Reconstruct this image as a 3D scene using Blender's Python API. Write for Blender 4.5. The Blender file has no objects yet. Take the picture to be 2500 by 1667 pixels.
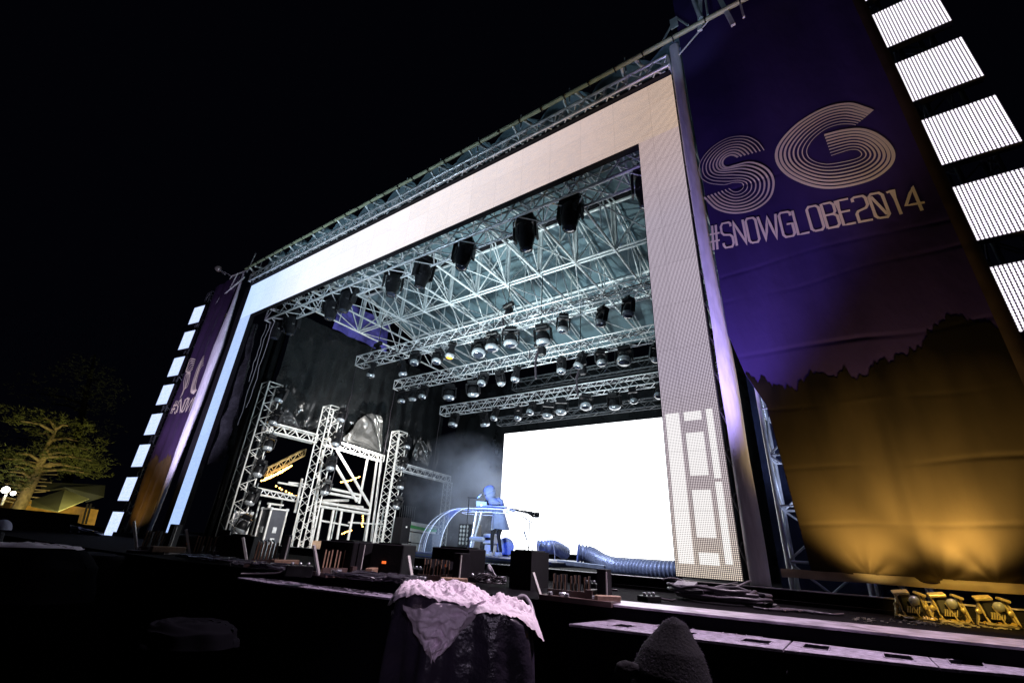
import bpy, bmesh, math, random
from mathutils import Vector, Matrix, noise
random.seed(7)
SC = bpy.context.scene
COL = SC.collection
R = math.radians

# ------------------------------------------------------------------ camera
CP = Vector((7.65330, -5.32192, 0.16469)); FPX = 1094.05
RX = Vector((0.82516855, 0.56216665, 0.05536721))
RY = Vector((0.19440595, -0.37464215, 0.90655920))
RZ = Vector((0.53038024, -0.73730042, -0.41843146))
cd = bpy.data.cameras.new('camera'); cam = bpy.data.objects.new('camera', cd); COL.objects.link(cam)
cam.matrix_world = Matrix(((RX.x, RY.x, RZ.x, CP.x), (RX.y, RY.y, RZ.y, CP.y), (RX.z, RY.z, RZ.z, CP.z), (0, 0, 0, 1)))
cd.sensor_width = 36; cd.lens = FPX / 2500 * 36; cd.clip_start = 0.05; cd.clip_end = 2000
SC.camera = cam
# ------------------------------------------------------------------ night sky
w = bpy.data.worlds.new('World'); SC.world = w; w.use_nodes = True
bg = w.node_tree.nodes['Background']; bg.inputs[0].default_value = (0.10, 0.11, 0.26, 1); bg.inputs[1].default_value = 0.006
SC.view_settings.view_transform = 'Standard'; SC.view_settings.look = 'None'
SC.view_settings.exposure = 0; SC.view_settings.gamma = 1
try:
    SC.cycles.use_denoising = True
    SC.cycles.sample_clamp_indirect = 4
    SC.cycles.max_bounces = 6
    SC.cycles.transparent_max_bounces = 16
except Exception: pass

K = 2500 / 2352
def P(u, v, ax, val):
    """world point on the plane ax=val seen at display pixel (u,v) of the 2352 px photograph"""
    d = RX * ((u * K - 1250) / FPX) + RY * (-(v * K - 833.5) / FPX) - RZ
    i = 'xyz'.index(ax)
    return CP + d * ((val - CP[i]) / d[i])
def PD(u, v, dist):
    d = RX * ((u * K - 1250) / FPX) + RY * (-(v * K - 833.5) / FPX) - RZ
    return CP + d.normalized() * dist
def ZM(ox, oy, s): return lambda u, v: ((ox + u / s) / K, (oy + v / s) / K)
zA = ZM(850, 500, 4.48); zE = ZM(850, 650, 2.94); zF = ZM(500, 900, 3.136); zG = ZM(1000, 1180, 6.533)
zH = ZM(1250, 1330, 5.2267); zI = ZM(900, 1100, 4.48); zJ = ZM(0, 1150, 3.0336); zK = ZM(0, 600, 2.4123)
zM = ZM(2000, 1330, 4.704); zN = ZM(1650, 900, 2.957); zQ = ZM(1300, 1350, 1.96); zL = ZM(200, 1280, 4.704)
zO = ZM(650, 1300, 5.2267); zS = ZM(1600, 0, 2.4122)

# ------------------------------------------------------------------ lamps
def spot(name, loc, target, power, col, size=60, blend=.6, rad=.12):
    l = bpy.data.lights.new(name, 'SPOT'); l.energy = power; l.color = col; l.spot_size = R(size); l.spot_blend = blend; l.shadow_soft_size = rad
    o = bpy.data.objects.new(name, l); COL.objects.link(o); o.location = loc
    o.rotation_euler = (Vector(target) - Vector(loc)).to_track_quat('-Z', 'Y').to_euler(); return o
WASH = [  # spots without modelled fixtures, most of them added fills
 spot('added_stage_fill', (2.6, 0.45, 0.15), (-3.5, 6.0, 6.4), 2200, (.74, .90, 1), 95, .7, .15),  # added floor spot for roof and towers, no fixture there
 spot('added_stage_fill', (-.6, 0.45, 0.15), (1.2, 5.8, 7.9), 3100, (.84, .96, .95), 60, .9, .15),  # second added floor spot, brightens the roof centre
 spot('added_side_fill', (3.2, 0.9, 2.6), (-6.3, 4.0, 1.6), 4200, (1, .97, .94), 42, .6, .12),  # added to brighten the white towers, hangs free
 spot('performer_spot', (-1.6, 1.6, 5.3), (0.1, 4.95, .7), 2300, (.05, .16, 1), 24, .5, .1),
 spot('duct_spot', (2.2, 1.6, 5.3), (3.0, 4.8, 0.0), 1000, (.50, .60, 1), 50, .7, .1),
 spot('purple_banner_spot', (6.25, -1.15, 0.1), (7.0, -0.1, 3.1), 1050, (.50, .40, 1), 46, 1, .15),
 spot('added_front_fill', (8.6, -.6, 6.8), (6.2, -3.1, -.2), 3000, (1, .80, .95), 50, .9, .12),  # added overhead spot for the snow and plates
 spot('added_front_fill', (-2.5, -.45, 7.75), (2.5, -3.2, 0.0), 45, (.62, .55, 1), 60, .9, .15),  # weak added spot over the left stage front
 spot('added_heap_fill', (9.6, -7.0, 1.5), (5.9, -3.5, -.3), 130, (.85, .70, 1), 13, 1, .2),  # added fill for tarp and snow, in mid-air
 spot('added_roof_edge_fill', (-1.0, -3.0, 3.5), (-.4, 0.2, 8.0), 480, (.60, .80, 1), 112, .5, .2),  # added in mid-air to light the eaves
 spot('added_corner_fill', (7.0, -1.6, 5.6), (7.1, -0.1, 8.1), 50, (.5, .72, 1), 34, 1, .1),  # added bluish fill for the top right corner
 spot('added_drape_fill', (-5.2, 4.7, 2.6), (-6.9, 4.9, 3.9), 900, (1, .97, .92), 120, 1, .05),  # added to bring out the side drape and sheets
 spot('added_sleeve_fill', (-5.2, -3.4, .3), (-7.5, -.1, 3.6), 1700, (.74, .66, 1), 56, .9, .15),  # added lilac spot for the far left sleeve
 spot('amber_uplight', (7.80, -0.50, -.02), (7.80, -0.1, .80), 130, (1, .68, .22), 84, .8, .10),
 spot('amber_uplight', (8.40, -0.50, -.02), (8.40, -0.1, 1.0), 270, (1, .68, .22), 78, .8, .10),
 spot('added_tower_fill', (7.75, 0.0, 0.1), (7.5, .75, 1.9), 150, (.55, .65, 1), 80, 1, .1),  # added behind the banner so the truss tower shows
 spot('added_smoke_fill', (-3.0, 10.0, 5.0), (-4.0, 8.0, 1.0), 500, (.6, .75, 1), 70, 1, .1),  # added backlight to make the smoke visible
 spot('amber_uplight', (8.25, -1.7, 0.0), (8.55, -0.1, 5.6), 260, (1, .70, .34), 24, 1, .1),  # added warm spot for the upper lettering, not one of the floods
 spot('added_flood_fill', (8.30, -1.7, 0.9), (8.35, -.6, -.05), 110, (1, .62, .12), 40, .7, .05),  # added in mid-air so the floor floods look amber lit
 spot('amber_uplight', (-8.6, -1.1, -.1), (-8.4, -0.1, 1.2), 60, (1, .62, .20), 90, .9, .05),
]

# ------------------------------------------------------------------ materials
MATS = {}
def mat(name, col, rough=.5, metal=0, emit=None, es=0, noise_amt=0, nscale=6, bump=0, bscale=20, coat=0, alpha=None, trans=0, stretch=None):
    if name in MATS: return MATS[name]
    m = bpy.data.materials.new(name); m.use_nodes = True; nt = m.node_tree; b = nt.nodes['Principled BSDF']
    b.inputs['Base Color'].default_value = (*col, 1); b.inputs['Roughness'].default_value = rough; b.inputs['Metallic'].default_value = metal
    if max(col) < .02: b.inputs['Specular IOR Level'].default_value = .25
    if coat: b.inputs['Coat Weight'].default_value = coat
    if trans: b.inputs['Transmission Weight'].default_value = trans
    if alpha is not None: b.inputs['Alpha'].default_value = alpha
    if emit: b.inputs['Emission Color'].default_value = (*emit, 1); b.inputs['Emission Strength'].default_value = es
    if noise_amt or bump:
        tc = nt.nodes.new('ShaderNodeTexCoord'); src = tc.outputs['Object']
        if stretch:
            mp = nt.nodes.new('ShaderNodeMapping'); mp.inputs['Scale'].default_value = stretch; nt.links.new(src, mp.inputs[0]); src = mp.outputs[0]
    if noise_amt:
        n = nt.nodes.new('ShaderNodeTexNoise'); n.inputs['Scale'].default_value = nscale; n.inputs['Detail'].default_value = 5; nt.links.new(src, n.inputs[0])
        r = nt.nodes.new('ShaderNodeValToRGB')
        a, c = 1 - noise_amt, 1 + noise_amt
        r.color_ramp.elements[0].color = (*[min(1, x * a) for x in col], 1); r.color_ramp.elements[0].position = .3
        r.color_ramp.elements[1].color = (*[min(1, x * c) for x in col], 1); r.color_ramp.elements[1].position = .7
        nt.links.new(n.outputs[0], r.inputs[0]); nt.links.new(r.outputs[0], b.inputs['Base Color'])
        mr = nt.nodes.new('ShaderNodeMapRange'); mr.inputs[3].default_value = max(0, rough - .12); mr.inputs[4].default_value = min(1, rough + .12)
        nt.links.new(n.outputs[0], mr.inputs[0]); nt.links.new(mr.outputs[0], b.inputs['Roughness'])
    if bump:
        n2 = nt.nodes.new('ShaderNodeTexNoise'); n2.inputs['Scale'].default_value = bscale; n2.inputs['Detail'].default_value = 6; nt.links.new(src, n2.inputs[0])
        bp = nt.nodes.new('ShaderNodeBump'); bp.inputs['Strength'].default_value = bump; bp.inputs['Distance'].default_value = .05
        nt.links.new(n2.outputs[0], bp.inputs['Height']); nt.links.new(bp.outputs[0], b.inputs['Normal'])
    MATS[name] = m; return m
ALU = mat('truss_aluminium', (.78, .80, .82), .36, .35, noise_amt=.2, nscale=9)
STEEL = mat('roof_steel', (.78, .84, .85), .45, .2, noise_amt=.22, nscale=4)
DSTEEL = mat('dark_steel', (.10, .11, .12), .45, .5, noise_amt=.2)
WHITEM = mat('white_metal', (.82, .81, .78), .45, .1, noise_amt=.18)
RAILM = mat('pale_painted_rail', (.42, .46, .30), .5, .1, noise_amt=.2)
BLK = mat('black_housing', (.012, .012, .014), .38, 0, noise_amt=.4, nscale=14)
BLKM = mat('matt_black_paint', (.009, .008, .011), .8, 0, noise_amt=.4, nscale=12, bump=.1, bscale=60)
SHELL = mat('silver_shell', (.62, .66, .70), .22, .5, noise_amt=.15)
LENS = mat('lens_glass', (.03, .035, .05), .06, 0, coat=1)
AMBL = mat('amber_lens', (.8, .35, .04), .2, 0, emit=(1, .45, .05), es=.6)
DRAPE = mat('black_drape', (.012, .013, .014), .30, 0, noise_amt=.35, nscale=2, bump=.25, bscale=9)
PLAST = mat('glossy_black_sheet', (.035, .036, .04), .26, 0, noise_amt=.3, bump=.5, bscale=6, coat=.4)
GREYPL = mat('crumpled_grey_sheet', (.045, .045, .044), .16, .1, noise_amt=.3, nscale=3, bump=.5, bscale=5, coat=.8)
ROOF = mat('roof_fabric', (.13, .205, .235), .6, 0, noise_amt=.28, nscale=.7, bump=.12, bscale=3)
TARPB = mat('blue_tarp', (.10, .09, .40), .5, 0, noise_amt=.3, bump=.3, bscale=4)
SLEEVE = mat('pale_sleeve', (.80, .78, .88), .33, 0, noise_amt=.15, bump=.25, bscale=8, stretch=(3, 3, .5))
DECK = mat('stage_deck_ply', (.006, .005, .007), .85, 0, noise_amt=.4, nscale=7, bump=.1, bscale=40); DECK.node_tree.nodes['Principled BSDF'].inputs['Specular IOR Level'].default_value = .06
LIPM = mat('worn_metal_edge', (.60, .54, .64), .36, .4, noise_amt=.4, nscale=10, bump=.2, bscale=30)
PANELM = mat('speckled_grey_plate', (.40, .35, .46), .5, .2, noise_amt=.4, nscale=30, bump=.3, bscale=120)
WOOD = mat('raw_wood', (.42, .27, .18), .6, 0, noise_amt=.25, nscale=8, bump=.1, stretch=(1, 8, 8))
DWOOD = mat('dark_wood', (.10, .065, .06), .55, 0, noise_amt=.3, nscale=8)
SNOW = mat('snow', (.86, .74, .84), .6, 0, noise_amt=.05, nscale=9, bump=.35, bscale=14)
TARP = mat('dark_tarp', (.030, .025, .040), .28, 0, noise_amt=.3, nscale=6, bump=.3, bscale=14)
CABLE = mat('black_cable', (.05, .04, .05), .35, 0)
CABLEG = mat('grey_cable', (.42, .38, .44), .35, 0)
DENIM = mat('dark_trousers', (.012, .012, .02), .8)
COAT = mat('pale_coat', (.22, .27, .46), .7, 0, noise_amt=.2, bump=.3, bscale=30)
SHIRT = mat('pale_shirt', (.42, .46, .62), .75, 0, noise_amt=.1)
SHOE = mat('white_shoe', (.75, .75, .8), .5)
SKIN = mat('skin', (.5, .33, .26), .5)
FABH = mat('fuzzy_hood', (.009, .008, .012), .9, 0, noise_amt=.3, nscale=40, bump=.15, bscale=120)
ORANGE = mat('orange_indicator', (.8, .2, .05), .4, emit=(1, .16, .03), es=1.2)
BULB = mat('warm_bulb', (1, .7, .3), .4, emit=(1, .55, .12), es=9)
WBULB = mat('white_bulb', (1, 1, .9), .4, emit=(1, .96, .85), es=18)
DUCT = mat('silver_duct', (.66, .70, .82), .38, .35, noise_amt=.15, bump=.2, bscale=30)
DUCTC = mat('pale_blue_disc', (.30, .38, .75), .45, 0, noise_amt=.1)
GROUND = mat('packed_ground', (.035, .033, .035), .7, 0, noise_amt=.4, nscale=1.5, bump=.5, bscale=6)
SNOWG = mat('trodden_snow', (.10, .095, .13), .6, 0, noise_amt=.4, nscale=3, bump=.6, bscale=8)
CONC = mat('dark_container', (.005, .005, .007), .95); CONC.node_tree.nodes['Principled BSDF'].inputs['Specular IOR Level'].default_value = .03
GREEN = mat('green_stripe', (.04, .42, .09), .5)
CREAM = mat('white_panel', (.72, .74, .76), .5, 0, noise_amt=.1)
GREYP = mat('grey_panel', (.06, .063, .08), .5, 0, noise_amt=.2)
TENT = mat('tent_canvas', (.22, .23, .13), .7, 0, noise_amt=.3, nscale=1)
OWALL = mat('ochre_wall', (.60, .34, .08), .8, 0, noise_amt=.2)
BARK = mat('pine_bark', (.30, .23, .12), .9, 0, noise_amt=.4, nscale=6, bump=.8, bscale=12)
NEEDLE = mat('pine_needles', (.10, .115, .03), .7, 0, noise_amt=.5, nscale=2)

def glass(name, col, a, rough=.08):
    m = bpy.data.materials.new(name); m.use_nodes = True; nt = m.node_tree
    b = nt.nodes['Principled BSDF']; b.inputs['Base Color'].default_value = (*col, 1); b.inputs['Roughness'].default_value = rough
    b.inputs['Alpha'].default_value = a; b.inputs['Coat Weight'].default_value = .3
    return m
ACR = glass('clear_acrylic', (.5, .62, 1), .24, .3)
ACRE = mat('acrylic_edge', (.75, .80, 1), .3, emit=(.45, .55, 1), es=.22)

def led(name, stops, axis, pitch, r0, soft, gain, noise_c=0, jitter=0, off=(.012, .008, .012), lines=0, r1=None, xr_=None):
    """LED wall: round pixels on a square grid; stops = colour of the shown picture along one axis"""
    m = bpy.data.materials.new(name); m.use_nodes = True; nt = m.node_tree; nt.nodes.remove(nt.nodes['Principled BSDF'])
    N = nt.nodes.new; L = nt.links.new
    out = nt.nodes['Material Output']; em = N('ShaderNodeEmission'); L(em.outputs[0], out.inputs[0]); em.inputs[1].default_value = gain
    tc = N('ShaderNodeTexCoord'); sp = N('ShaderNodeSeparateXYZ'); L(tc.outputs['Object'], sp.inputs[0])
    def mth(op, a, b=None):
        n = N('ShaderNodeMath'); n.operation = op
        for i, x in enumerate((a, b)):
            if x is None: continue
            if isinstance(x, (int, float)): n.inputs[i].default_value = x
            else: L(x, n.inputs[i])
        return n.outputs[0]
    d = []
    for k in (0, 2):
        a = mth('MULTIPLY', sp.outputs[k], 1 / pitch)
        f = mth('SUBTRACT', mth('FRACT', a), .5)
        d.append(mth('MULTIPLY', f, 1.0 if k == 0 else (1.0 - lines)))
    dist = mth('SQRT', mth('ADD', mth('MULTIPLY', d[0], d[0]), mth('MULTIPLY', d[1], d[1])))
    mr = N('ShaderNodeMapRange'); mr.inputs[1].default_value = r0 - soft; mr.inputs[2].default_value = r0 + soft; mr.inputs[3].default_value = 1; mr.inputs[4].default_value = 0
    L(dist, mr.inputs[0])
    if r1 is not None:
        rv = N('ShaderNodeMapRange'); rv.inputs[1].default_value = xr_[0]; rv.inputs[2].default_value = xr_[1]; rv.inputs[3].default_value = r0; rv.inputs[4].default_value = r1
        L(sp.outputs[axis], rv.inputs[0]); L(mth('SUBTRACT', rv.outputs[0], soft), mr.inputs[1]); L(mth('ADD', rv.outputs[0], soft), mr.inputs[2])
    rp = N('ShaderNodeValToRGB'); e = rp.color_ramp.elements
    lo, hi = stops[0][0], stops[-1][0]
    mr2 = N('ShaderNodeMapRange'); mr2.inputs[1].default_value = lo; mr2.inputs[2].default_value = hi
    L(sp.outputs[axis], mr2.inputs[0]); L(mr2.outputs[0], rp.inputs[0])
    while len(e) < len(stops): e.new(.5)
    for el, (x, c) in zip(e, stops): el.position = (x - lo) / (hi - lo); el.color = (*c, 1)
    colr = rp.outputs[0]
    if noise_c:
        n = N('ShaderNodeTexNoise'); n.inputs['Scale'].default_value = 5; n.inputs['Detail'].default_value = 9; n.inputs['Roughness'].default_value = .75
        mp = N('ShaderNodeMapping'); mp.inputs['Scale'].default_value = (1, 1, 4); L(tc.outputs['Object'], mp.inputs[0]); L(mp.outputs[0], n.inputs[0])
        r3 = N('ShaderNodeValToRGB'); r3.color_ramp.elements[0].position = .38; r3.color_ramp.elements[1].position = .58
        r3.color_ramp.elements[0].color = (1 - noise_c, 1 - noise_c * .6, 1, 1); r3.color_ramp.elements[1].color = (1, 1, 1, 1)
        L(n.outputs[0], r3.inputs[0])
        mx = N('ShaderNodeMix'); mx.data_type = 'RGBA'; mx.blend_type = 'MULTIPLY'; mx.inputs[0].default_value = 1
        L(colr, mx.inputs[6]); L(r3.outputs[0], mx.inputs[7]); colr = mx.outputs[2]
    sn = []
    for k in (0, 2):
        f = mth('FRACT', mth('MULTIPLY', sp.outputs[k], 1 / (pitch * 36)))
        sn.append(mth('GREATER_THAN', f, .022))
    cb = N('ShaderNodeCombineXYZ')
    for k, o_ in ((0, 0), (2, 1)): L(mth('FLOOR', mth('MULTIPLY', sp.outputs[k], 1 / (pitch * 36))), cb.inputs[o_])
    wn = N('ShaderNodeTexWhiteNoise'); L(cb.outputs[0], wn.inputs['Vector'])
    vv = mth('MULTIPLY', mth('ADD', mth('MULTIPLY', wn.outputs['Value'], .06), .97), mth('ADD', mth('MULTIPLY', mth('MULTIPLY', sn[0], sn[1]), .10), .90))
    L(mth('MULTIPLY', vv, gain), em.inputs[1])
    mx = N('ShaderNodeMix'); mx.data_type = 'RGBA'; L(mr.outputs[0], mx.inputs[0]); mx.inputs[6].default_value = (*off, 1); L(colr, mx.inputs[7])
    L(mx.outputs[2], em.inputs[0])
    return m

# ------------------------------------------------------------------ mesh helpers
class MB:
    def __init__(s): s.v = []; s.f = []; s.m = []; s.sm = []
    def add(s, vs, fs, mi=0, smooth=False):
        o = len(s.v); s.v += [Vector(x) for x in vs]
        for f in fs: s.f.append([i + o for i in f]); s.m.append(mi); s.sm.append(smooth)
        return s
    def box(s, c, d, rot=None, mi=0, bev=0):
        c = Vector(c); hx, hy, hz = [x / 2 for x in d]
        if bev and bev < min(hx, hy, hz):
            b = bev; vs = []; 
            bm = bmesh.new(); bmesh.ops.create_cube(bm, size=1); bmesh.ops.scale(bm, vec=Vector(d), verts=bm.verts)
            bmesh.ops.bevel(bm, geom=list(bm.edges), offset=b, segments=1, affect='EDGES')
            bm.verts.index_update(); vs = [v.co.copy() for v in bm.verts]; fs = [[v.index for v in f.verts] for f in bm.faces]; bm.free()
        else:
            vs = [Vector((x * hx, y * hy, z * hz)) for x in (-1, 1) for y in (-1, 1) for z in (-1, 1)]
            fs = [(0, 1, 3, 2), (4, 6, 7, 5), (0, 4, 5, 1), (2, 3, 7, 6), (0, 2, 6, 4), (1, 5, 7, 3)]
        if rot is not None: vs = [rot @ v for v in vs]
        return s.add([v + c for v in vs], fs, mi)
    def tube(s, p0, p1, r, n=6, mi=0, r1=None, caps=True):
        p0 = Vector(p0); p1 = Vector(p1); d = p1 - p0
        if d.length < 1e-6: return s
        d.normalize(); a = d.orthogonal().normalized(); b = d.cross(a); r1 = r if r1 is None else r1
        vs = []
        for p, rr in ((p0, r), (p1, r1)):
            for i in range(n):
                t = 2 * math.pi * i / n; vs.append(p + (a * math.cos(t) + b * math.sin(t)) * rr)
        s.add(vs, [(i, (i + 1) % n, n + (i + 1) % n, n + i) for i in range(n)], mi, True)
        if caps: s.add(vs, [tuple(range(n))[::-1], tuple(range(n, 2 * n))], mi)
        return s
    def path(s, pts, r, n=6, mi=0, closed=False):
        pts = [Vector(p) for p in pts]; rings = []; up = None
        for i, p in enumerate(pts):
            a = pts[max(0, i - 1)]; b = pts[min(len(pts) - 1, i + 1)]; d = (b - a).normalized()
            if up is None: up = d.orthogonal().normalized()
            up = (up - d * up.dot(d)).normalized(); bb = d.cross(up)
            rr = r[i] if isinstance(r, (list, tuple)) else r
            rings.append([p + (up * math.cos(2 * math.pi * k / n) + bb * math.sin(2 * math.pi * k / n)) * rr for k in range(n)])
        vs = [v for q in rings for v in q]; fs = []
        for i in range(len(pts) - 1):
            for k in range(n): fs.append((i * n + k, i * n + (k + 1) % n, (i + 1) * n + (k + 1) % n, (i + 1) * n + k))
        s.add(vs, fs, mi, True); s.add(vs, [tuple(range(n))[::-1], tuple(range(len(vs) - n, len(vs)))], mi); return s
    def lathe(s, prof, n=16, M=None, mi=0, smooth=True):
        vs = []; fs = []
        for r, z in prof:
            for k in range(n):
                t = 2 * math.pi * k / n; v = Vector((r * math.cos(t), r * math.sin(t), z)); vs.append(M @ v if M else v)
        for i in range(len(prof) - 1):
            for k in range(n): fs.append((i * n + k, i * n + (k + 1) % n, (i + 1) * n + (k + 1) % n, (i + 1) * n + k))
        s.add(vs, fs, mi, smooth); return s
    def grid(s, fn, nu, nv, mi=0, smooth=True, skip=None):
        vs = [fn(i / nu, j / nv) for j in range(nv + 1) for i in range(nu + 1)]; fs = []
        for j in range(nv):
            for i in range(nu):
                if skip and skip(i, j): continue
                a = j * (nu + 1) + i; fs.append((a, a + 1, a + nu + 2, a + nu + 1))
        return s.add(vs, fs, mi, smooth)
    def poly(s, pts, mi=0): return s.add(pts, [tuple(range(len(pts)))], mi)
    def ribbon(s, pts, wd, nrm, mi=0, closed=False):
        pts = [Vector(p) for p in pts]; nrm = Vector(nrm); L = []
        n = len(pts)
        for i, p in enumerate(pts):
            a = pts[(i - 1) % n] if closed or i else pts[0]; b = pts[(i + 1) % n] if closed or i < n - 1 else pts[-1]
            d = (b - a).normalized(); sd = d.cross(nrm).normalized()
            if 0 < i < n - 1 or closed:
                e1 = (p - pts[i - 1]).normalized(); c = max(.5, abs(e1.dot(d))); sd = sd / c
            L.append((p - sd * wd / 2, p + sd * wd / 2))
        vs = [x for q in L for x in q]; m = n if closed else n - 1
        return s.add(vs, [(2 * i, 2 * i + 1, 2 * ((i + 1) % n) + 1, 2 * ((i + 1) % n)) for i in range(m)], mi)
    def build(s, name, mats, parent=None, org=None, solid=0, sub=0, weld=False):
        me = bpy.data.meshes.new(name); o3 = Vector(org) if org is not None else Vector((0, 0, 0))
        me.from_pydata([tuple(v - o3) for v in s.v], [], s.f)
        if not isinstance(mats, (list, tuple)): mats = [mats]
        for m in mats: me.materials.append(m)
        me.polygons.foreach_set('material_index', s.m); me.polygons.foreach_set('use_smooth', s.sm); me.update()
        if weld:
            bm = bmesh.new(); bm.from_mesh(me); bmesh.ops.remove_doubles(bm, verts=bm.verts, dist=1e-4); bmesh.ops.recalc_face_normals(bm, faces=bm.faces); bm.to_mesh(me); bm.free()
        o = bpy.data.objects.new(name, me); COL.objects.link(o)
        if parent is not None: o.parent = parent
        elif org is not None: o.location = o3
        if solid:
            md = o.modifiers.new('solid', 'SOLIDIFY'); md.thickness = solid; md.offset = 0
        if sub:
            md = o.modifiers.new('sub', 'SUBSURF'); md.levels = sub; md.render_levels = sub
        return o
def tag(o, label, cat, group=None, kind=None):
    if label: o['label'] = label
    if cat: o['category'] = cat
    if group: o['group'] = group
    if kind: o['kind'] = kind
    return o
def thing(name, label, cat, loc=(0, 0, 0), group=None, rot=None):
    o = bpy.data.objects.new(name, None); COL.objects.link(o); o.location = loc; o.empty_display_size = .2
    if rot is not None: o.rotation_euler = rot
    return tag(o, label, cat, group)
def dup(root, loc, rot=None, label=None, scale=None):
    r = root.copy(); COL.objects.link(r); r.location = loc
    if rot is not None: r.rotation_euler = rot
    if scale is not None: r.scale = (scale,) * 3
    if label: r['label'] = label
    for ch in list(root.children):
        c = ch.copy(); COL.objects.link(c); c.parent = r
        for g in list(ch.children):
            d = g.copy(); COL.objects.link(d); d.parent = c
    return r
def nz(x, y=0, z=0): return noise.noise(Vector((x, y, z)))
ORD = ['leftmost', 'second', 'third', 'fourth', 'fifth', 'sixth', 'seventh', 'eighth', 'ninth', 'tenth', 'eleventh', 'twelfth', 'thirteenth', 'fourteenth']
def ordl(i, n=99): return 'rightmost' if i == n - 1 else (ORD[0] if i == 0 else ORD[i] + ' from left')

# box truss between two points
def truss(name, label, cat, p0, p1, wv, hv, bay=.5, rc=.025, rb=.012, m=None, group=None, ends=True, style='W'):
    p0 = Vector(p0); p1 = Vector(p1); wv = Vector(wv); hv = Vector(hv); m = m or ALU
    root = thing(name, label, cat, p0, group)
    L = (p1 - p0).length; n = max(2, round(L / bay)); d = (p1 - p0) / n
    corners = [wv / 2 + hv / 2, wv / 2 - hv / 2, -wv / 2 - hv / 2, -wv / 2 + hv / 2]
    for c in corners: MB().tube(c, p1 - p0 + c, rc, 8).build('chord', m, root)
    b = MB()
    for i in range(n):
        a = d * i; e = d * (i + 1); mid = d * (i + .5)
        for k in range(4):
            c0 = corners[k]; c1 = corners[(k + 1) % 4]
            if style == 'W': b.tube(a + c0, mid + c1, rb, 5); b.tube(mid + c1, e + c0, rb, 5)
            else:
                (b.tube(a + c0, e + c1, rb, 5) if (i + k) % 2 else b.tube(a + c1, e + c0, rb, 5)); b.tube(e + c0, e + c1, rb, 5)
    for t in (0, n):
        for k in range(4): b.tube(d * t + corners[k], d * t + corners[(k + 1) % 4], rb * 1.5, 6)
    b.build('bracing', m, root)
    return root
X = Vector((1, 0, 0)); Y = Vector((0, 1, 0)); Zv = Vector((0, 0, 1))

# ------------------------------------------------------------------ ground and stage
g = MB().grid(lambda u, v: Vector((-300 + 600 * u, -300 + 700 * v, -1.5)), 60, 70)
tag(g.build('ground', GROUND), None, None, kind='structure')
FL = -.13      # apron level
st = thing('stage', 'wide dark stage deck with its low front apron and metal edged front face', 'stage', (0, 0, -1.5))
O3 = (0, 0, -1.5)
MB().box((0, 5.6, -.45), (19, 10.4, .3)).build('deck', DECK, st, O3)
# apron front line follows the lip
lipP = [P(*zQ(380, 258), 'z', FL), P(*zQ(1000, 325), 'z', FL), P(*zQ(2352, 470), 'z', FL)]
lipF = [P(*zQ(420, 238), 'z', FL), P(*zQ(1000, 293), 'z', FL), P(*zQ(2352, 430), 'z', FL)]
dl = (lipP[2] - lipP[0]).normalized()
def lipat(x): return lipP[0] + dl * ((x - lipP[0].x) / dl.x)
ap = MB()
xs = [-16, -10, -6, -2, 2, 5, 7, 9, 12]
top = [(x, lipat(max(x, 1.5)).y + (0 if x > 1.5 else .0)) for x in xs]
for (x0, y0), (x1, y1) in zip(top, top[1:]):
    ap.add([(x0, y0, FL), (x1, y1, FL), (x1, -.3, FL), (x0, -.3, FL)], [(0, 1, 2, 3)])
    ap.add([(x0, y0, FL), (x1, y1, FL), (x1, y1, -1.5), (x0, y0, -1.5)], [(0, 3, 2, 1)], 1)
ap.build('apron', [DECK, CONC], st, O3)
lp = MB(); n = 24
a0, a1 = lipP[0], lipat(9.6); f0 = lipF[0]; f1 = lipF[2] + (lipF[2] - lipF[0]) * .35
for i in range(1):
    for (s0, s1) in ((0, .42), (.424, 1)):
        q = [a0.lerp(a1, s0), a0.lerp(a1, s1), f0.lerp(f1, s1), f0.lerp(f1, s0)]
        lo = [v + Vector((0, 0, .004)) for v in q]; hi = [v + Vector((0, 0, .016)) for v in q]
        lp.add(lo + hi, [(4, 5, 6, 7), (0, 1, 5, 4), (1, 2, 6, 5), (2, 3, 7, 6), (3, 0, 4, 7)])
lp.build('metal_lip', LIPM, st, O3)
MB().box((0, -.24, -.1), (19, .08, .14)).box((4.0, -.245, -.027), (11, .10, .008), mi=1).build('edge_beam', [BLKM, LIPM], st, O3)
MB().box((3.8, -.46, -.115), (12, .03, .03)).build('cable_rail', BLKM, st, O3)

# ------------------------------------------------------------------ LED portal
portal = thing('led_portal', 'giant glowing LED frame of two columns and a top beam round the stage opening', 'led screen', (0, 0, 0))
PW, PH, CW, BH = 6.75, 7.449, .634, 1.208
pitch = CW / 36
lav = [(0, (1.0, .86, .72)), (.8, (.90, .78, .80)), (2.2, (.82, .72, .88)), (4.6, (.88, .76, .90)), (6.24, (1.0, .76, .72))]
M_beam = led('led_picture_beam', [(-6.75, (.56, .74, 1.15)), (-5.2, (.66, .80, 1.12)), (-3.4, (.92, .95, 1.06)), (0, (.98, .92, .93)), (3.2, (.98, .84, .82)), (5.2, (.98, .76, .68)), (6.75, (1.0, .72, .52))], 0, pitch, .64, .08, 1.14, noise_c=.12, off=(.10, .07, .08), r1=.36, xr_=(0, 6.2))
M_left = led('led_picture_left', [(0, (.52, .74, 1.25)), (3, (.58, .78, 1.2)), (7.45, (.56, .74, 1.15))], 2, pitch, .52, .1, 1.0, noise_c=.2, off=(.3, .35, .5))
M_right = led('led_picture_right', lav, 2, pitch, .36, .05, .94, off=(.035, .02, .03), lines=.12)
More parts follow.
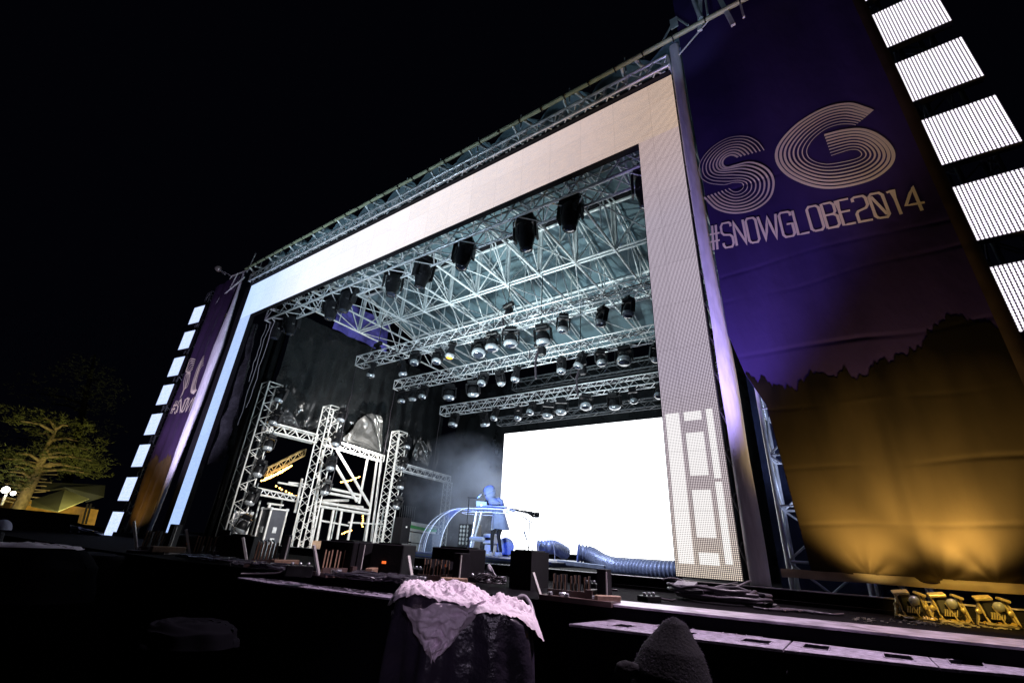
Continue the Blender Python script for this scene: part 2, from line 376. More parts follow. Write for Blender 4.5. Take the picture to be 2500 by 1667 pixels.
M_blk = led('led_picture_block', [(0, (1.0, .96, .93)), (3, (.98, .95, 1.0))], 2, pitch, .50, .05, 1.12, off=(.05, .04, .05))
lc = MB().add([(-PW, 0, 0), (-PW + CW, 0, 0), (-PW + CW, 0, PH - BH), (-PW, 0, PH - BH)], [(0, 1, 2, 3)])
lc.build('left_column_screen', M_left, portal)
MB().add([(-PW, 0, PH - BH), (PW, 0, PH - BH), (PW, 0, PH), (-PW, 0, PH)], [(0, 1, 2, 3)]).build('top_beam_screen', M_beam, portal)
# right column: the shown picture has white blocks low down; cells of one flat screen
rc = MB()
def isblk(x, z):   # the white blocks of the shown picture, in LED pixels
    if 2 <= x < 11 and 7 <= z < 98: return True
    if 14 <= x < 25 and (7 <= z < 13.5 or 21.5 <= z < 48.5 or 57 <= z < 84 or 92 <= z < 98): return True
    if 28 <= x < 32 and (8 <= z < 53 or 55 <= z < 98.5): return True
    return False
cutx = [0, 2, 11, 14, 25, 28, 32, 36]; cutz = [0, 7, 8, 13.5, 21.5, 48.5, 53, 55, 57, 84, 92, 98, 98.5, (PH - BH) / pitch]
for x0, x1 in zip(cutx, cutx[1:]):
    for z0, z1 in zip(cutz, cutz[1:]):
        b = isblk(x0 + .1, z0 + .1)
        X0 = PW - CW + x0 * pitch; X1 = PW - CW + x1 * pitch
        rc.add([(X0, 0, z0 * pitch), (X1, 0, z0 * pitch), (X1, 0, z1 * pitch), (X0, 0, z1 * pitch)], [(0, 1, 2, 3)], int(b))
rc.build('right_column_screen', [M_right, M_blk], portal)
fr = MB()
fr.box((-PW + CW / 2, .065, PH / 2), (CW + .02, .12, PH + .02)).box((PW - CW / 2, .065, PH / 2), (CW + .02, .12, PH + .02)).box((0, .065, PH - BH / 2), (2 * PW - 2 * CW - .03, .12, BH + .02))
fr.box((0, -.0, PH + .05), (2 * PW, .14, .07)); fr.box((-PW - .30, .10, PH / 2), (.56, .05, PH + .3))
fr.build('back_frame', BLKM, portal)
ct = MB()
for i in range(34): ct.box((-PW + .2 + i * .4, -.075, PH + .045), (.05, .012, .02))
ct.build('frame_fastener', ALU, portal)

# side LED tiles
tileR = led('led_tile_dotted', [(-1, (1.15, 1.08, 1.2)), (1, (1.15, 1.08, 1.2))], 2, .0300, .36, .05, 1.3, off=(.02, .01, .02), lines=.33)
tileL = led('led_tile_even', [(-1, (.72, .86, 1.3)), (1, (.8, .9, 1.25))], 2, .0245, .52, .1, 1.15, noise_c=.3, off=(.35, .4, .5))
SW, SH = .60, .668
def tile(loc, rz, m, label, group):
    t = thing('led_tile', label, 'led panel', loc, group, (0, 0, rz))
    MB().add([(0, 0, 0), (SW, 0, 0), (SW, 0, SH), (0, 0, SH)], [(0, 1, 2, 3)]).build('screen', m, t)
    MB().box((SW / 2, .05, SH / 2), (SW + .01, .09, SH + .01)).build('housing', BLKM, t)
    return t
rowR = ['lowest', 'second lowest', 'third up', 'fourth up', 'fifth up', 'sixth up', 'seventh up', 'eighth up, topmost']
for k in range(2, 8):
    z = .165 + .975 * k + (.0)
    tile((9.24, 0, z), 0, tileR, 'dotted white LED tile right of the near banner, %s' % ['', '', 'lowest in the photo', 'second lowest', 'third from bottom', 'fourth from bottom', 'just below the topmost', 'topmost, cut by the edge'][k], 'LED tiles up the right mast')
rzl = math.atan2(.45 - .326 - .0, 13.283 - 12.477)
xi, yi, xo, yo = -12.477 * .75, -.326 * .75, -13.283 * .75, -.45 * .75
ang = math.atan2(yi - yo, xi - xo)
for k in range(8):
    tile((xo, yo, -.17 + .975 * k), ang, tileL, 'bluish white LED tile left of the far banner, %s' % ['lowest of the eight', 'second from the bottom', 'third from the bottom', 'fourth from the bottom', 'fourth from the top', 'third from the top', 'second from the top', 'topmost of the eight'][k], 'LED tiles up the left mast')
mr_ = truss('tile_mast', 'slim dark mast carrying the dotted LED tiles at the right edge', 'mast', (9.54, .32, -1.5), (9.54, .32, 9.5), X * .3, Y * .3, .6, .025, .012, DSTEEL)
ml_ = truss('tile_mast', 'slim dark mast carrying the bluish LED tiles at the far left', 'mast', (-9.7, .0, -1.5), (-9.7, .0, 8.0), X * .3, Y * .3, .6, .025, .012, DSTEEL)

# ------------------------------------------------------------------ back video wall
M_scr = bpy.data.materials.new('video_wall_white'); M_scr.use_nodes = True
_b = M_scr.node_tree.nodes['Principled BSDF']; _b.inputs['Base Color'].default_value = (.01, .01, .01, 1); _b.inputs['Emission Color'].default_value = (.93, .96, 1, 1); _b.inputs['Emission Strength'].default_value = 3.2
vw = thing('video_wall', 'large blank white glowing video wall at the back of the stage', 'video wall', (0, 10.5, -.3))
MB().add([(-3.82, 10.5, .10), (3.82, 10.5, .10), (3.82, 10.5, 4.70), (-3.82, 10.5, 4.70)], [(0, 1, 2, 3)]).build('screen', M_scr, vw, (0, 10.5, -.3))
MB().box((0, 10.60, 2.40), (7.70, .16, 4.66)).box((0, 10.6, -.11), (7.7, .2, .36)).build('housing', BLKM, vw, (0, 10.5, -.3))

# ------------------------------------------------------------------ roof
NX = [-6.15 + 1.145 * i for i in range(0, 12)]; NX = [x + .02 for x in NX]
ZL, ZR, YR = 7.30, 8.87, 3.83; Y0, Y1, Z0, Z1 = .35, 9.6, 7.95, 7.35
def ztop(y): return Z0 + (ZR - Z0) * (y - Y0) / (YR - Y0) if y < YR else ZR + (Z1 - ZR) * (y - YR) / (Y1 - YR)
roof = thing('stage_roof', 'lattice steel roof over the stage under a taut blue grey fabric', 'roof', (0, 0, ZL))
OR_ = (0, 0, ZL)
for x in NX:
    b = MB()
    b.tube((x, Y0, ZL), (x, 8.9, ZL), .036, 6)
    b.tube((x - .06, Y0, Z0), (x - .06, YR, ZR), .026, 5); b.tube((x + .06, Y0, Z0), (x + .06, YR, ZR), .026, 5)
    b.tube((x - .06, YR, ZR), (x - .06, Y1, Z1), .026, 5); b.tube((x + .06, YR, ZR), (x + .06, Y1, Z1), .026, 5)
    b.tube((x - .05, YR, ZL), (x - .05, YR, ZR), .035, 6); b.tube((x + .05, YR, ZL), (x + .05, YR, ZR), .035, 6)
    ys = [Y0, 1.2, 2.1, 2.95, YR, 4.8, 5.8, 6.8, 7.8]
    for i, (ya, yb) in enumerate(zip(ys, ys[1:])):
        if i % 2 == 0: b.tube((x, ya, ZL), (x, yb, ztop(yb)), .024, 5)
        else: b.tube((x, ya, ztop(ya)), (x, yb, ZL), .024, 5)
        b.tube((x, yb, ZL), (x, yb, ztop(yb)), .018, 5)
    b.build('rafter_truss', STEEL, roof, OR_)
for yy, full in ((1.25, 0), (YR, 1), (6.45, 1)):
    b = MB(); zt = ztop(yy) - .02
    for dz in (0, -.075 if full else 0): b.tube((NX[0], yy + (0 if dz == 0 else .10), ZL + .04 + dz * .3), (NX[-1], yy + (0 if dz == 0 else .10), ZL + .04 + dz * .3), .03, 6)
    b.tube((NX[0], yy, zt), (NX[-1], yy, zt), .05 if full else .03, 6)
    if full:
        for i, (xa, xb) in enumerate(zip(NX, NX[1:])):
            (b.tube((xa, yy, ZL), (xb, yy, zt), .024, 5) if i % 2 else b.tube((xa, yy, zt), (xb, yy, ZL), .024, 5))
    b.build('cross_truss', STEEL, roof, OR_)
MB().box((0, YR - .06, ZR + .045), (NX[-1] - NX[0], .12, .05)).build('ridge_beam', BLKM, roof, OR_)
b = MB()   # flat wind bracing between bottom chords
for i, (xa, xb) in enumerate(zip(NX, NX[1:])):
    if i % 2 == 0: b.tube((xa, YR, ZL - .0), (xb, 1.25, ZL), .017, 5); b.tube((xa, YR, ZL), (xb, 6.45, ZL), .017, 5)
    else: b.tube((xa, 1.25, ZL), (xb, YR, ZL), .017, 5); b.tube((xa, 6.45, ZL), (xb, YR, ZL), .017, 5)
    if i % 3 == 1: b.tube((xa, 6.45, ZL), (xb, 8.9, ZL), .017, 5)
b.build('wind_bracing', STEEL, roof, OR_)
def skin(u, v):
    x = NX[0] - .1 + (NX[-1] - NX[0] + .9) * u; y = -.02 + (9.8) * v
    z = ztop(max(y, Y0 - .4)) + .10
    k = abs(math.sin(math.pi * (x - NX[0]) / 1.145)) ** .7
    f = max(0, 1 - y / 1.6)
    z += (.34 * f + .05) * k
    return Vector((x, y, z + .02 * nz(x * 1.3, y)))
MB().grid(skin, 132, 44).build('roof_fabric', ROOF, roof, OR_, solid=.01)
b = MB()   # front scaffold: pale rail, clamps, second truss row in view above the LED beam
for i in range(12):
    x = -6.6 + i * 1.145
    b.tube((x, -.3, 7.95), (x, .35, 7.60), .03, 6); b.tube((x + .25, -.25, 7.93), (x + .55, .9, 8.15), .035, 5); b.box((x + .62, .25, 8.0), (.10, .06, .5), Matrix.Rotation(.25, 3, 'X'))
    b.tube((x, .0, 8.1), (x, 0, 8.5), .018, 5)
b.build('eave_strut', STEEL, roof, OR_)
b = MB().tube((-6.85, -.3, 7.97), (8.6, -.3, 7.86), .04, 8)
b.build('eave_rail', RAILM, roof, OR_)
b = MB()
for i in range(30): b.box((-6.6 + i * .5, -.3, 7.968 - (i * .5) * .0071), (.02, .1, .1))
b.build('rail_clamp', BLK, roof, OR_)
b = MB().box((7.35, -.28, 8.12), (.07, .04, .8), Matrix.Rotation(.12, 3, 'Y')).box((7.7, -.28, 7.85), (.06, .04, .8), Matrix.Rotation(-.12, 3, 'Y')).box((7.9, -.28, 7.8), (.03, .03, .6))
b.tube((6.95, -.26, 7.45), (7.5, -.28, 7.9), .014, 6).tube((7.35, -.3, 7.95), (7.24, -.2, 9.4), .04, 6).tube((7.45, -.3, 7.95), (7.5, -.2, 9.4), .02, 6)
b.tube((6.75, -.28, 7.97), (6.98, -.2, 8.5), .018, 6).tube((6.98, -.2, 8.5), (7.15, -.28, 8.0), .018, 6).box((6.95, -.28, 8.25), (.12, .02, .25))
b.build('corner_bracket', STEEL, roof, OR_)
b = MB().tube((-6.8, -.2, 8.0), (-8.4, -.1, 8.3), .025, 6).tube((-8.4, -.1, 8.3), (-8.9, -.1, 7.2), .02, 6).tube((-7.0, -.2, 7.75), (-8.7, -.1, 7.5), .025, 6).tube((-7.8, -.15, 8.2), (-8.0, -.15, 7.65), .02, 6).tube((-7.1, -.15, 8.0), (-6.9, -.15, 8.7), .02, 6)
gq = P(502, 617, 'y', -.3); b.tube(gq, gq + Vector((.5, .1, -.35)), .02, 6).tube((-8.4, -.1, 8.3), gq, .015, 6); b.build('corner_outrigger', STEEL, roof, OR_)
truss('beam_truss', 'slender truss running along the top of the LED beam', 'truss', (-6.7, -.02, 7.66), (6.75, -.02, 7.62), Y * .26, Zv * .24, .42, .026, .014, ALU, 'stage trusses')
truss('front_truss', 'front lighting truss just behind and below the LED beam', 'truss', (-6.0, .62, 6.40), (6.1, .62, 6.40), Y * .42, Zv * .42, .75, .028, .015, ALU, 'stage trusses')

# side and rear cladding
def drape(name, label, f, nu, nv, m, fold, freq, parent=None, cat='drape'):
    """f(u,v)->(point, normal)"""
    def fn(u, v):
        p, nn = f(u, v); s = math.sin(u * freq + 1.3 * nz(u * 5, v * 2)) * fold * (.5 + .5 * v) + fold * 1.5 * nz(u * 9, v * 2.5, 3)
        return p + nn * s
    o = MB().grid(fn, nu, nv).build(name, m)
    return tag(o, label, cat)
def zbot(y):
    pts = [(0.6, -.2), (1.75, .2), (2.0, 3.28), (5.7, 3.22), (6.4, 3.0), (9.8, 2.6)]
    for (a, b), (c, d) in zip(pts, pts[1:]):
        if y <= c: return b + (d - b) * max(0, y - a) / (c - a)
    return 2.6
GATH = [2.45, 3.05, 4.15, 5.0, 5.75, 7.3, 8.6]
def sdr(u, v):
    y = 1.72 + 8.1 * u; zb = zbot(y); z = 7.35 + (zb - 7.35) * v; d = .05 * math.sin(y * 9 + 2 * nz(y, z * .3)) * (.4 + .6 * v) + .10 * nz(y * .9, z * .5, 3)
    for g_ in GATH:
        r = math.hypot(y - g_, z - zbot(g_)); a = math.atan2(z - zbot(g_), y - g_)
        d += .13 * math.sin(a * 9 + 5 * nz(g_, r * .9)) * math.exp(-r / .9) * min(1, r / .2)
    return Vector((-6.95 + d, y, z))
tag(MB().grid(sdr, 260, 150).build('side_drape', mat('side_vinyl', (.010, .011, .012), .2, 0, noise_amt=.3, nscale=2, bump=.25, bscale=5, coat=.3)), 'black drape closing the far side of the stage behind the white towers', 'drape')
drape('rear_drape', 'black drape hanging across the back of the stage round the video wall', lambda u, v: (Vector((-7.0 + 14.2 * u, 10.85, 7.3 - 7.6 * v)), Y), 120, 24, DRAPE, .05, 90)
drape('wing_drape', 'narrow black drape just inside the left LED column', lambda u, v: (Vector((-6.75 + .9 * u, .9 + .2 * u, 7.2 - 7.4 * v)), Y), 20, 20, DRAPE, .04, 16)
tag(MB().grid(lambda u, v: Vector((-6.9, 3.2 + 2.6 * u, 7.35 + 1.35 * v)) + X * (.06 * math.sin(u * 14 + v * 5)), 24, 8).build('blue_tarp', TARPB), 'crumpled blue tarpaulin closing the far gable below the roof', 'tarpaulin')
# shiny crumpled sheets
def sheetP(pts, plane, val): return [P(*q, plane, val) for q in pts]
q = sheetP([zF(240, -350), zF(-20, 640), zF(70, 725), zF(205, 690)], 'y', .16)
def hang(u, v):
    a = Vector((-6.12, .17, 6.0)); topx = -6.1 + .25 * u
    l = Vector((-6.45 + .15 * (1 - v), .17, 6.0)).lerp(Vector((-6.1, .17, 1.75)), v); r = Vector((-6.05, .17, 6.0)).lerp(Vector((-4.95, .17, 1.95)), v ** .8)
    p = l.lerp(r, u); p.y += .07 * nz(u * 4, v * 9) + .05 * math.sin(u * 9 + v * 4) + .05; return p
tag(MB().grid(hang, 16, 50).build('plastic_sheet', PLAST), 'shiny black plastic sheet hanging loose inside the far LED column', 'plastic sheet')
def crum(pts, amp, sc):
    a, b, c, d = pts
    def fn(u, v):
        p = a.lerp(b, u).lerp(d.lerp(c, u), v)
        h = amp * (nz(u * sc, v * sc * .6) + .5 * nz(u * sc * 2.1, v * sc, 5)) + amp * .6 * math.sin(u * sc * 2 + v * 3)
        return p + X * h
    return fn
zR = ZM(560, 720, 3.92)
def fan(name, label, apex, arc, x, m, amp=.10, fr=26):
    A = P(*zR(*apex), 'x', x); arcw = smooth([P(*zR(*q), 'x', x) for q in arc], 10) if False else [P(*zR(*q), 'x', x) for q in arc]
    def fn(u, v):
        k = u * (len(arcw) - 1); i = min(int(k), len(arcw) - 2); e = arcw[i].lerp(arcw[i + 1], k - i); p = A.lerp(e, v)
        f = amp * v * (.55 * math.sin(u * fr * 1.1 + 9.0 * nz(u * 2.2, v * 1.8)) + .35 * math.sin(u * fr * .7 + 4 * v) + .4 * nz(u * 5, v * 4, 1))
        return p + X * f + Zv * .03 * nz(u * 12, v * 6) * v
    tag(MB().grid(fn, 90, 50).build(name, m), label, 'plastic sheet')
fan('grey_sheet', 'crumpled silvery sheet fanned out right of the middle white tower', (1448, 1512), [(1080, 1390), (1130, 1330), (1200, 1240), (1290, 1150), (1390, 1128), (1455, 1180), (1472, 1320)], -6.55, GREYPL, .12, 30)
fan('grey_sheet', 'pale creased sheet hanging right of the last white tower', (1900, 1640), [(1760, 1560), (1780, 1440), (1810, 1370), (1880, 1420), (1945, 1500)], -6.5, GREYPL, .08, 20)
fan('grey_sheet', 'glossy sheet sagging onto the truss right of the first white tower', (690, 1290), [(490, 1240), (480, 1140), (560, 1090), (620, 1180), (680, 1240)], -6.75, PLAST, .12, 18)

# ------------------------------------------------------------------ lighting trusses over the stage
BARS = [(3.75, 5.90, 'first'), (5.6, 5.60, 'second'), (8.25, 5.30, 'third')]
for y, z, nm in BARS:
    truss('lighting_truss', 'overhead lighting truss, %s behind the LED beam' % {'first': 'nearest of the three rows', 'second': 'middle of the three rows', 'third': 'rearmost bright one of the three rows'}[nm], 'truss',
          (-5.5, y, z), (5.6, y, z), Y * .38, Zv * .34, .55, .021, .0105, ALU, 'stage trusses')
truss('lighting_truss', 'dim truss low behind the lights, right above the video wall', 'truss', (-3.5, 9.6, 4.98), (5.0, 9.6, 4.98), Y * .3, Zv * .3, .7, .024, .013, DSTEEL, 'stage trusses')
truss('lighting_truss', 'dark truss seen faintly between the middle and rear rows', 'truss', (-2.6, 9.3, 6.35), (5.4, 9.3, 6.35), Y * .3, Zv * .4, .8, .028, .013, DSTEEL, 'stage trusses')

# moving lights
def moving_head(kind):
    t = thing('moving_light', 'x', 'stage light', (0, 0, 0), 'moving stage lights')
    if kind == 'big':      # origin at hang point; hangs down .85
        MB().box((0, 0, -.09), (.46, .32, .14), bev=.02).build('base', BLK, t)
        y = MB().box((-.25, 0, -.38), (.05, .20, .50), bev=.012).box((.25, 0, -.38), (.05, .20, .50), bev=.012).box((0, 0, -.17), (.5, .18, .05)); y.build('yoke', BLK, t)
        h = MB().box((0, 0, -.42), (.38, .34, .36), bev=.06); h.lathe([(.0, -.23), (.15, -.235), (.20, -.30), (.20, -.50), (.19, -.62), (.15, -.78), (.14, -.86), (.145, -.87), (.12, -.875)], 18)
        hd = h.build('head', BLK, t); MB().lathe([(.118, -.872), (.10, -.885), (.05, -.90), (0, -.905)], 18).build('lens', LENS, hd)
        MB().tube((-.12, 0, 0), (-.12, 0, .12), .02).tube((.12, 0, 0), (.12, 0, .12), .02).build('clamp', DSTEEL, t)
    else:
        s = 1.0 if kind == 'wash' else .8
        MB().box((0, 0, -.06), (.30 * s, .22, .10), bev=.015).build('base', BLK, t)
        y = MB(); w_ = .20 * s
        y.box((0, 0, -.13), (2 * w_ + .04, .12, .04), bev=.01)
        for sg in (-1, 1): y.box((sg * w_, 0, -.27), (.035, .13, .30), bev=.01)
        y.build('yoke', BLK, t)
        h = MB(); zz = -.34
        h.lathe([(0, zz + .16), (.10 * s, zz + .15), (.15 * s, zz + .08), (.165 * s, zz), (.165 * s, zz - .06)], 18)
        hd = h.build('head', BLK, t)
        MB().lathe([(.168 * s, zz - .055), (.176 * s, zz - .08), (.172 * s, zz - .13), (.13 * s, zz - .165)], 18).build('front_ring', SHELL, hd)
        MB().lathe([(.13 * s, zz - .16), (.09 * s, zz - .185), (0, zz - .20)], 18).build('lens', LENS, hd)
        MB().tube((0, 0, -.01), (0, 0, .12), .025).build('clamp', DSTEEL, t)
    return t
PROTO = {}
def place_light(kind, loc, rot, label, sc=1.0):
    if kind not in PROTO:
        o = PROTO[kind] = moving_head(kind); o.location = loc; o.rotation_euler = rot; o['label'] = label; o.scale = (sc,) * 3; return o
    return dup(PROTO[kind], loc, rot, label, sc)
big = [(637, 748), (677, 708), (765, 690), (809, 655), (905, 632), (980, 603), (1072, 535), (1205, 513), (1312, 440), (1482, 400)]
for i, (u, v) in enumerate(big):
    p = P(u, v, 'y', .78)
    place_light('big', (p.x, .78, 6.48), (R(random.uniform(-8, 8)) if i not in (5,) else R(16), R(random.uniform(-4, 4)), R([35, 30, 25, 10, 60, 80, 20, 15, 5, 20][i])),
                'big black moving light under the front truss, %s of the ten' % ordl(i, 10), .92)
bar1 = [(175, 750, 's'), (370, 740, 's'), (485, 650, 's'), (650, 660, 's'), (745, 600, 'a'), (945, 600, 'w'), (1035, 535, 'w'), (1165, 490, 'w'), (1390, 485, 'w'), (1550, 390, 's'), (1835, 370, 's'), (2015, 270, 's')]
bar2 = [(380, 940, 's'), (465, 920, 's'), (545, 910, 's'), (725, 900, 'w'), (890, 870, 'w'), (975, 810, 's'), (1080, 790, 's'), (1210, 770, 's'), (1530, 700, 's'), (1685, 670, 's'), (1810, 650, 's'), (1985, 650, 'w'), (2225, 620, 's')]
bar3 = [(765, 1100, 'w'), (965, 1095, 'w'), (1060, 1070, 's'), (1220, 1060, 's'), (1325, 1020, 's'), (1440, 1030, 'w'), (1530, 1000, 'w'), (1710, 970, 'w'), (1905, 960, 'w'), (2040, 920, 's'), (2240, 900, 's')]
for lst, (y, z, nm), desc in ((bar1, BARS[0], 'nearest overhead truss'), (bar2, BARS[1], 'middle overhead truss'), (bar3, BARS[2], 'rear overhead truss')):
    for i, (u, v, k) in enumerate(lst):
        p = P(*zE(u, v), 'y', y - .1)
        zz = min(z - .22, p.z + .28)
        rot = (R(random.uniform(-22, 22)), R(random.uniform(-6, 6)), R(random.uniform(-40, 50)))
        o = place_light('wash' if k == 'w' else 'spot', (p.x, y - .1, zz), rot, '%s moving light on the %s, %s' % ('round wash' if k == 'w' else 'small spot', desc, ordl(i, len(lst))), 1.12 if k == 'w' else 1.0)
        if k == 'a':
            o['label'] = 'small spot with amber lit lens on the nearest overhead truss'
            for ch in o.children:
                for gch in list(ch.children):
                    if gch.name.startswith('lens'): gch.data = gch.data.copy(); gch.data.materials[0] = AMBL
# chain hoists
for i, (u, v, y, lab) in enumerate(((1150, 280, 3.75, 'black chain hoist with cable loop above the middle of the nearest truss'), (215, 560, 3.75, 'black chain hoist above the left end of the nearest truss'), (1670, 700, 5.6, 'chain hoist above the middle of the second truss'), (1380, 560, 3.9, 'small chain hoist hanging right of the cable loop'))):
    p = P(*zE(u, v), 'y', y); t = thing('chain_hoist', lab, 'hoist', (p.x, y, p.z), 'chain hoists')
    MB().box((0, 0, .0), (.36, .14, .14), Matrix.Rotation(-.2, 3, 'Y'), bev=.03).box((.06, 0, -.22), (.20, .14, .24), bev=.03).build('motor', BLK, t)
    MB().tube((0, 0, .05), (0, 0, 7.3 - p.z), .012, 5).build('chain', BLK, t)
    MB().path([(-.1, 0, .02), (-.32, 0, -.1), (-.34, 0, -.3), (-.2, 0, -.45), (-.12, .02, -.25)], .012).path([(-.05, 0, -.1), (-.14, 0, -.5), (-.1, 0, -.95)], .03).build('cable', CABLE, t)
for k, (x_, y_, z1_, z2_) in enumerate(((-5.95, .55, 6.2, 2.9), (-5.82, .6, 6.3, 3.4), (-6.02, .5, 6.1, 4.2), (-5.45, 3.6, 5.7, 1.5), (-5.5, 5.5, 5.4, 1.0), (-5.5, 8.1, 5.1, 1.0))):
    b = MB(); pts = [(x_ + .06 * nz(i * .5, k), y_ + .05 * nz(i * .4, k, 3), z1_ + (z2_ - z1_) * i / 16) for i in range(17)]; b.path(pts, .010, 5)
    tag(b.build('hanging_cable', CABLEG if k < 3 else CABLE), ['grey cable hanging inside the far LED corner, longest', 'grey cable hanging inside the far LED corner, middle length', 'grey cable hanging inside the far LED corner, shortest', 'black cable hanging from the left end of the nearest truss', 'black cable hanging from the left end of the middle truss', 'black cable hanging from the left end of the rear truss'][k], 'cable', 'hanging cables')
# cable bundles along the nearest truss
for bi, (y, z, nm) in enumerate(BARS):
    b = MB()
    for k in range(3):
        pts = [(-5.3 + i * .22, y + .1 + .05 * nz(i, k), z + .2 + .03 * nz(i * .7, k, 2) - (.12 if (i + k) % 7 == 0 else 0)) for i in range(50)]
        b.path(pts, .014, 5)
    tag(b.build('cable_bundle', CABLE), 'black cable bundle lying along the %s overhead truss' % ['nearest', 'middle', 'rear'][bi], 'cable')

# ------------------------------------------------------------------ white towers in the far wing
TW = [(-6.0, 1.2, 4.33, 'first, nearest the far LED column'), (-6.0, 3.38, 4.2, 'middle one of three'), (-6.0, 6.5, 4.05, 'last one, nearest the back of the stage')]
towers = []
for x, y, zt, nm in TW:
    truss('truss_tower', 'bright upright truss tower in the far wing, %s' % nm, 'truss tower', (x, y, -.3), (x, y, zt), X * .42, Y * .42, .48, .022, .011, WHITEM, 'white truss towers')
tl = [[(600, 200), (560, 375), (500, 560), (430, 755), (380, 970), (320, 1180)], [(1060, 350), (1020, 540), (970, 720), (940, 900)], [(1555, 570), (1530, 720), (1510, 870), (1495, 1020)]]
for k, lst in enumerate(tl):
    for i, (u, v) in enumerate(lst):
        p = P(*zF(u, v), 'x', -5.62)
        place_light('spot', (p.x, p.y, p.z + .22), (R(random.uniform(-10, 10)), R(random.uniform(5, 18)), R(random.uniform(20, 90))),
                    'black light clamped to the %s white tower, %s' % (['first', 'middle', 'last'][k], ['topmost', 'second from top', 'third from top', 'fourth from top', 'fifth from top', 'lowest'][i] if i < len(lst) - 1 else 'lowest'), .95)
def tP(q, x): return P(*zF(*q), 'x', x)
truss('wing_truss', 'white horizontal truss linking the first and middle towers', 'truss', (-6.3, 1.5, 3.12), (-6.3, 3.2, 3.10), X * .26, Zv * .26, .42, .028, .014, WHITEM, 'wing trusses')
truss('wing_truss', 'white horizontal truss between the middle and last towers under the silvery sheet', 'truss', (-6.5, 3.7, 3.15), (-6.4, 6.2, 3.0), X * .2, Zv * .22, .42, .022, .012, WHITEM, 'wing trusses')
truss('wing_truss', 'grey truss running back from the last tower to a thin post', 'truss', (-6.1, 6.8, 2.8), (-6.1, 9.7, 2.72), X * .26, Zv * .26, .42, .024, .012, ALU, 'wing trusses')
truss('wing_truss', 'thin grey upright post truss at the back end of the wing truss', 'truss', (-6.1, 9.7, -.3), (-6.1, 9.7, 2.6), X * .26, Y * .26, .42, .02, .01, STEEL, 'wing trusses')
sc_ = thing('wing_scaffold', 'white scaffold platform with posts, rails and diagonals in the far wing', 'scaffold', (-6.7, 3.5, -.3)); so = (-6.7, 3.5, -.3)
def seg(name, items, x, r, m=WHITEM):
    for a, b_ in items: MB().tube(tP(a, x), tP(b_, x), r, 8).build(name, m, sc_, so)
seg('platform_beam', [((875, 1015), (1262, 1085)), ((870, 1050), (1262, 1112)), ((885, 900), (1185, 965)), ((890, 940), (1190, 995))], -6.7, .045)
seg('diagonal_brace', [((1010, 620), (1262, 1045)), ((1000, 740), (1165, 1015))], -6.65, .05)
seg('post', [((1325, 655), (1215, 1425)), ((1352, 680), (1262, 1410)), ((905, 1050), (845, 1380)), ((990, 1060), (940, 1330)), ((1052, 1070), (1008, 1330)), ((1140, 1085), (1090, 1340)), ((905, 620), (800, 1400)), ((500, 1030), (465, 1150)), ((745, 840), (690, 1100)), ((1245, 690), (1180, 1030)), ((1330, 1100), (1300, 1330))], -6.75, .045)
seg('handrail', [((1100, 1175), (1360, 1190)), ((880, 1160), (1100, 1200)), ((370, 905), (740, 985)), ((400, 960), (730, 1020)), ((560, 870), (770, 905)), ((640, 870), (790, 885)), ((480, 1030), (600, 1045))], -6.8, .03)
seg('ladder_rung', [((400 + i * 50, 912 + i * 11), (425 + i * 50, 960 + i * 9)) for i in range(7)] + [((425 + i * 50, 960 + i * 9), (450 + i * 50, 922 + i * 11)) for i in range(6)], -6.8, .016, ALU)
seg('floor_slat', [((900, 1010 - 0), (1100, 1005)), ((905, 1030), (1210, 1060))], -7.2, .05)
b = MB()
for q4 in ([(840, 1310), (1090, 1330), (1085, 1350), (1010, 1350)],): b.poly([tP(q, -6.6) for q in q4])
MB().grid(lambda u, v: tP((820 + 270 * u, 1312 + 20 * u + (80 * v if u < .3 else 20 * v)), -6.62), 8, 2).build('plywood_sheet', WOOD, sc_, so, solid=.02)
for i in range(9):   # rear forest of scaffold seen through
    MB().tube((-8.2, 2.2 + i * .75, -.3), (-8.2, 2.2 + i * .75, .9 + .25 * (i % 3)), .03).build('post', STEEL, sc_, so)

# flight cases
def case(name, label, c, d, rz, grp='flight cases'):
    t = thing(name, label, 'flight case', (c[0], c[1], c[2] - d[2] / 2), grp, (0, 0, rz)); h = d[2]
    MB().box((0, 0, h / 2), (d[0] - .02, d[1] - .02, h - .02)).build('body', GREYP, t)
    e = MB(); r = .022
    for sx in (-1, 1):
        for sy in (-1, 1): e.box((sx * d[0] / 2, sy * d[1] / 2, h / 2), (r * 2, r * 2, h))
        for z in (0, h): e.box((sx * d[0] / 2, 0, z), (r * 2, d[1], r * 2))
    for sy in (-1, 1):
        for z in (0, h): e.box((0, sy * d[1] / 2, z), (d[0], r * 2, r * 2))
    e.build('edging', WHITEM, t)
    c_ = MB()
    for sx in (-1, 1):
        for sy in (-1, 1):
            for z in (0, h): c_.box((sx * d[0] / 2, sy * d[1] / 2, z), (.09, .09, .09), bev=.02)
    c_.build('corner', ALU, t)
    MB().box((d[0] / 2 + .004, 0, h * .5), (.012, .12, .16)).box((0, -d[1] / 2 - .004, h * .5), (.12, .012, .16)).box((d[0] / 2 + .004, 0, h * .22), (.012, .13, .2)).build('latch', ALU, t)
    return t
pc = (tP((590, 1125), -6.2) + tP((640, 1400), -6.2)) / 2
case('flight_case', 'tall grey flight case with white edging between the first two towers', (-6.45, 2.55, .27), (.5, .5, 1.14), 0)
case('flight_case', 'dark flight case behind the first tower left of the tall one', (-6.9, 1.75, .2), (.5, .5, .95), 0)
pc = P(*zF(1140, 1420), 'x', -5.2)
case('flight_case', 'small pale flight case with a lid latch low in front of the scaffold', (pc.x, pc.y, -.12), (.3, .3, .3), .3)
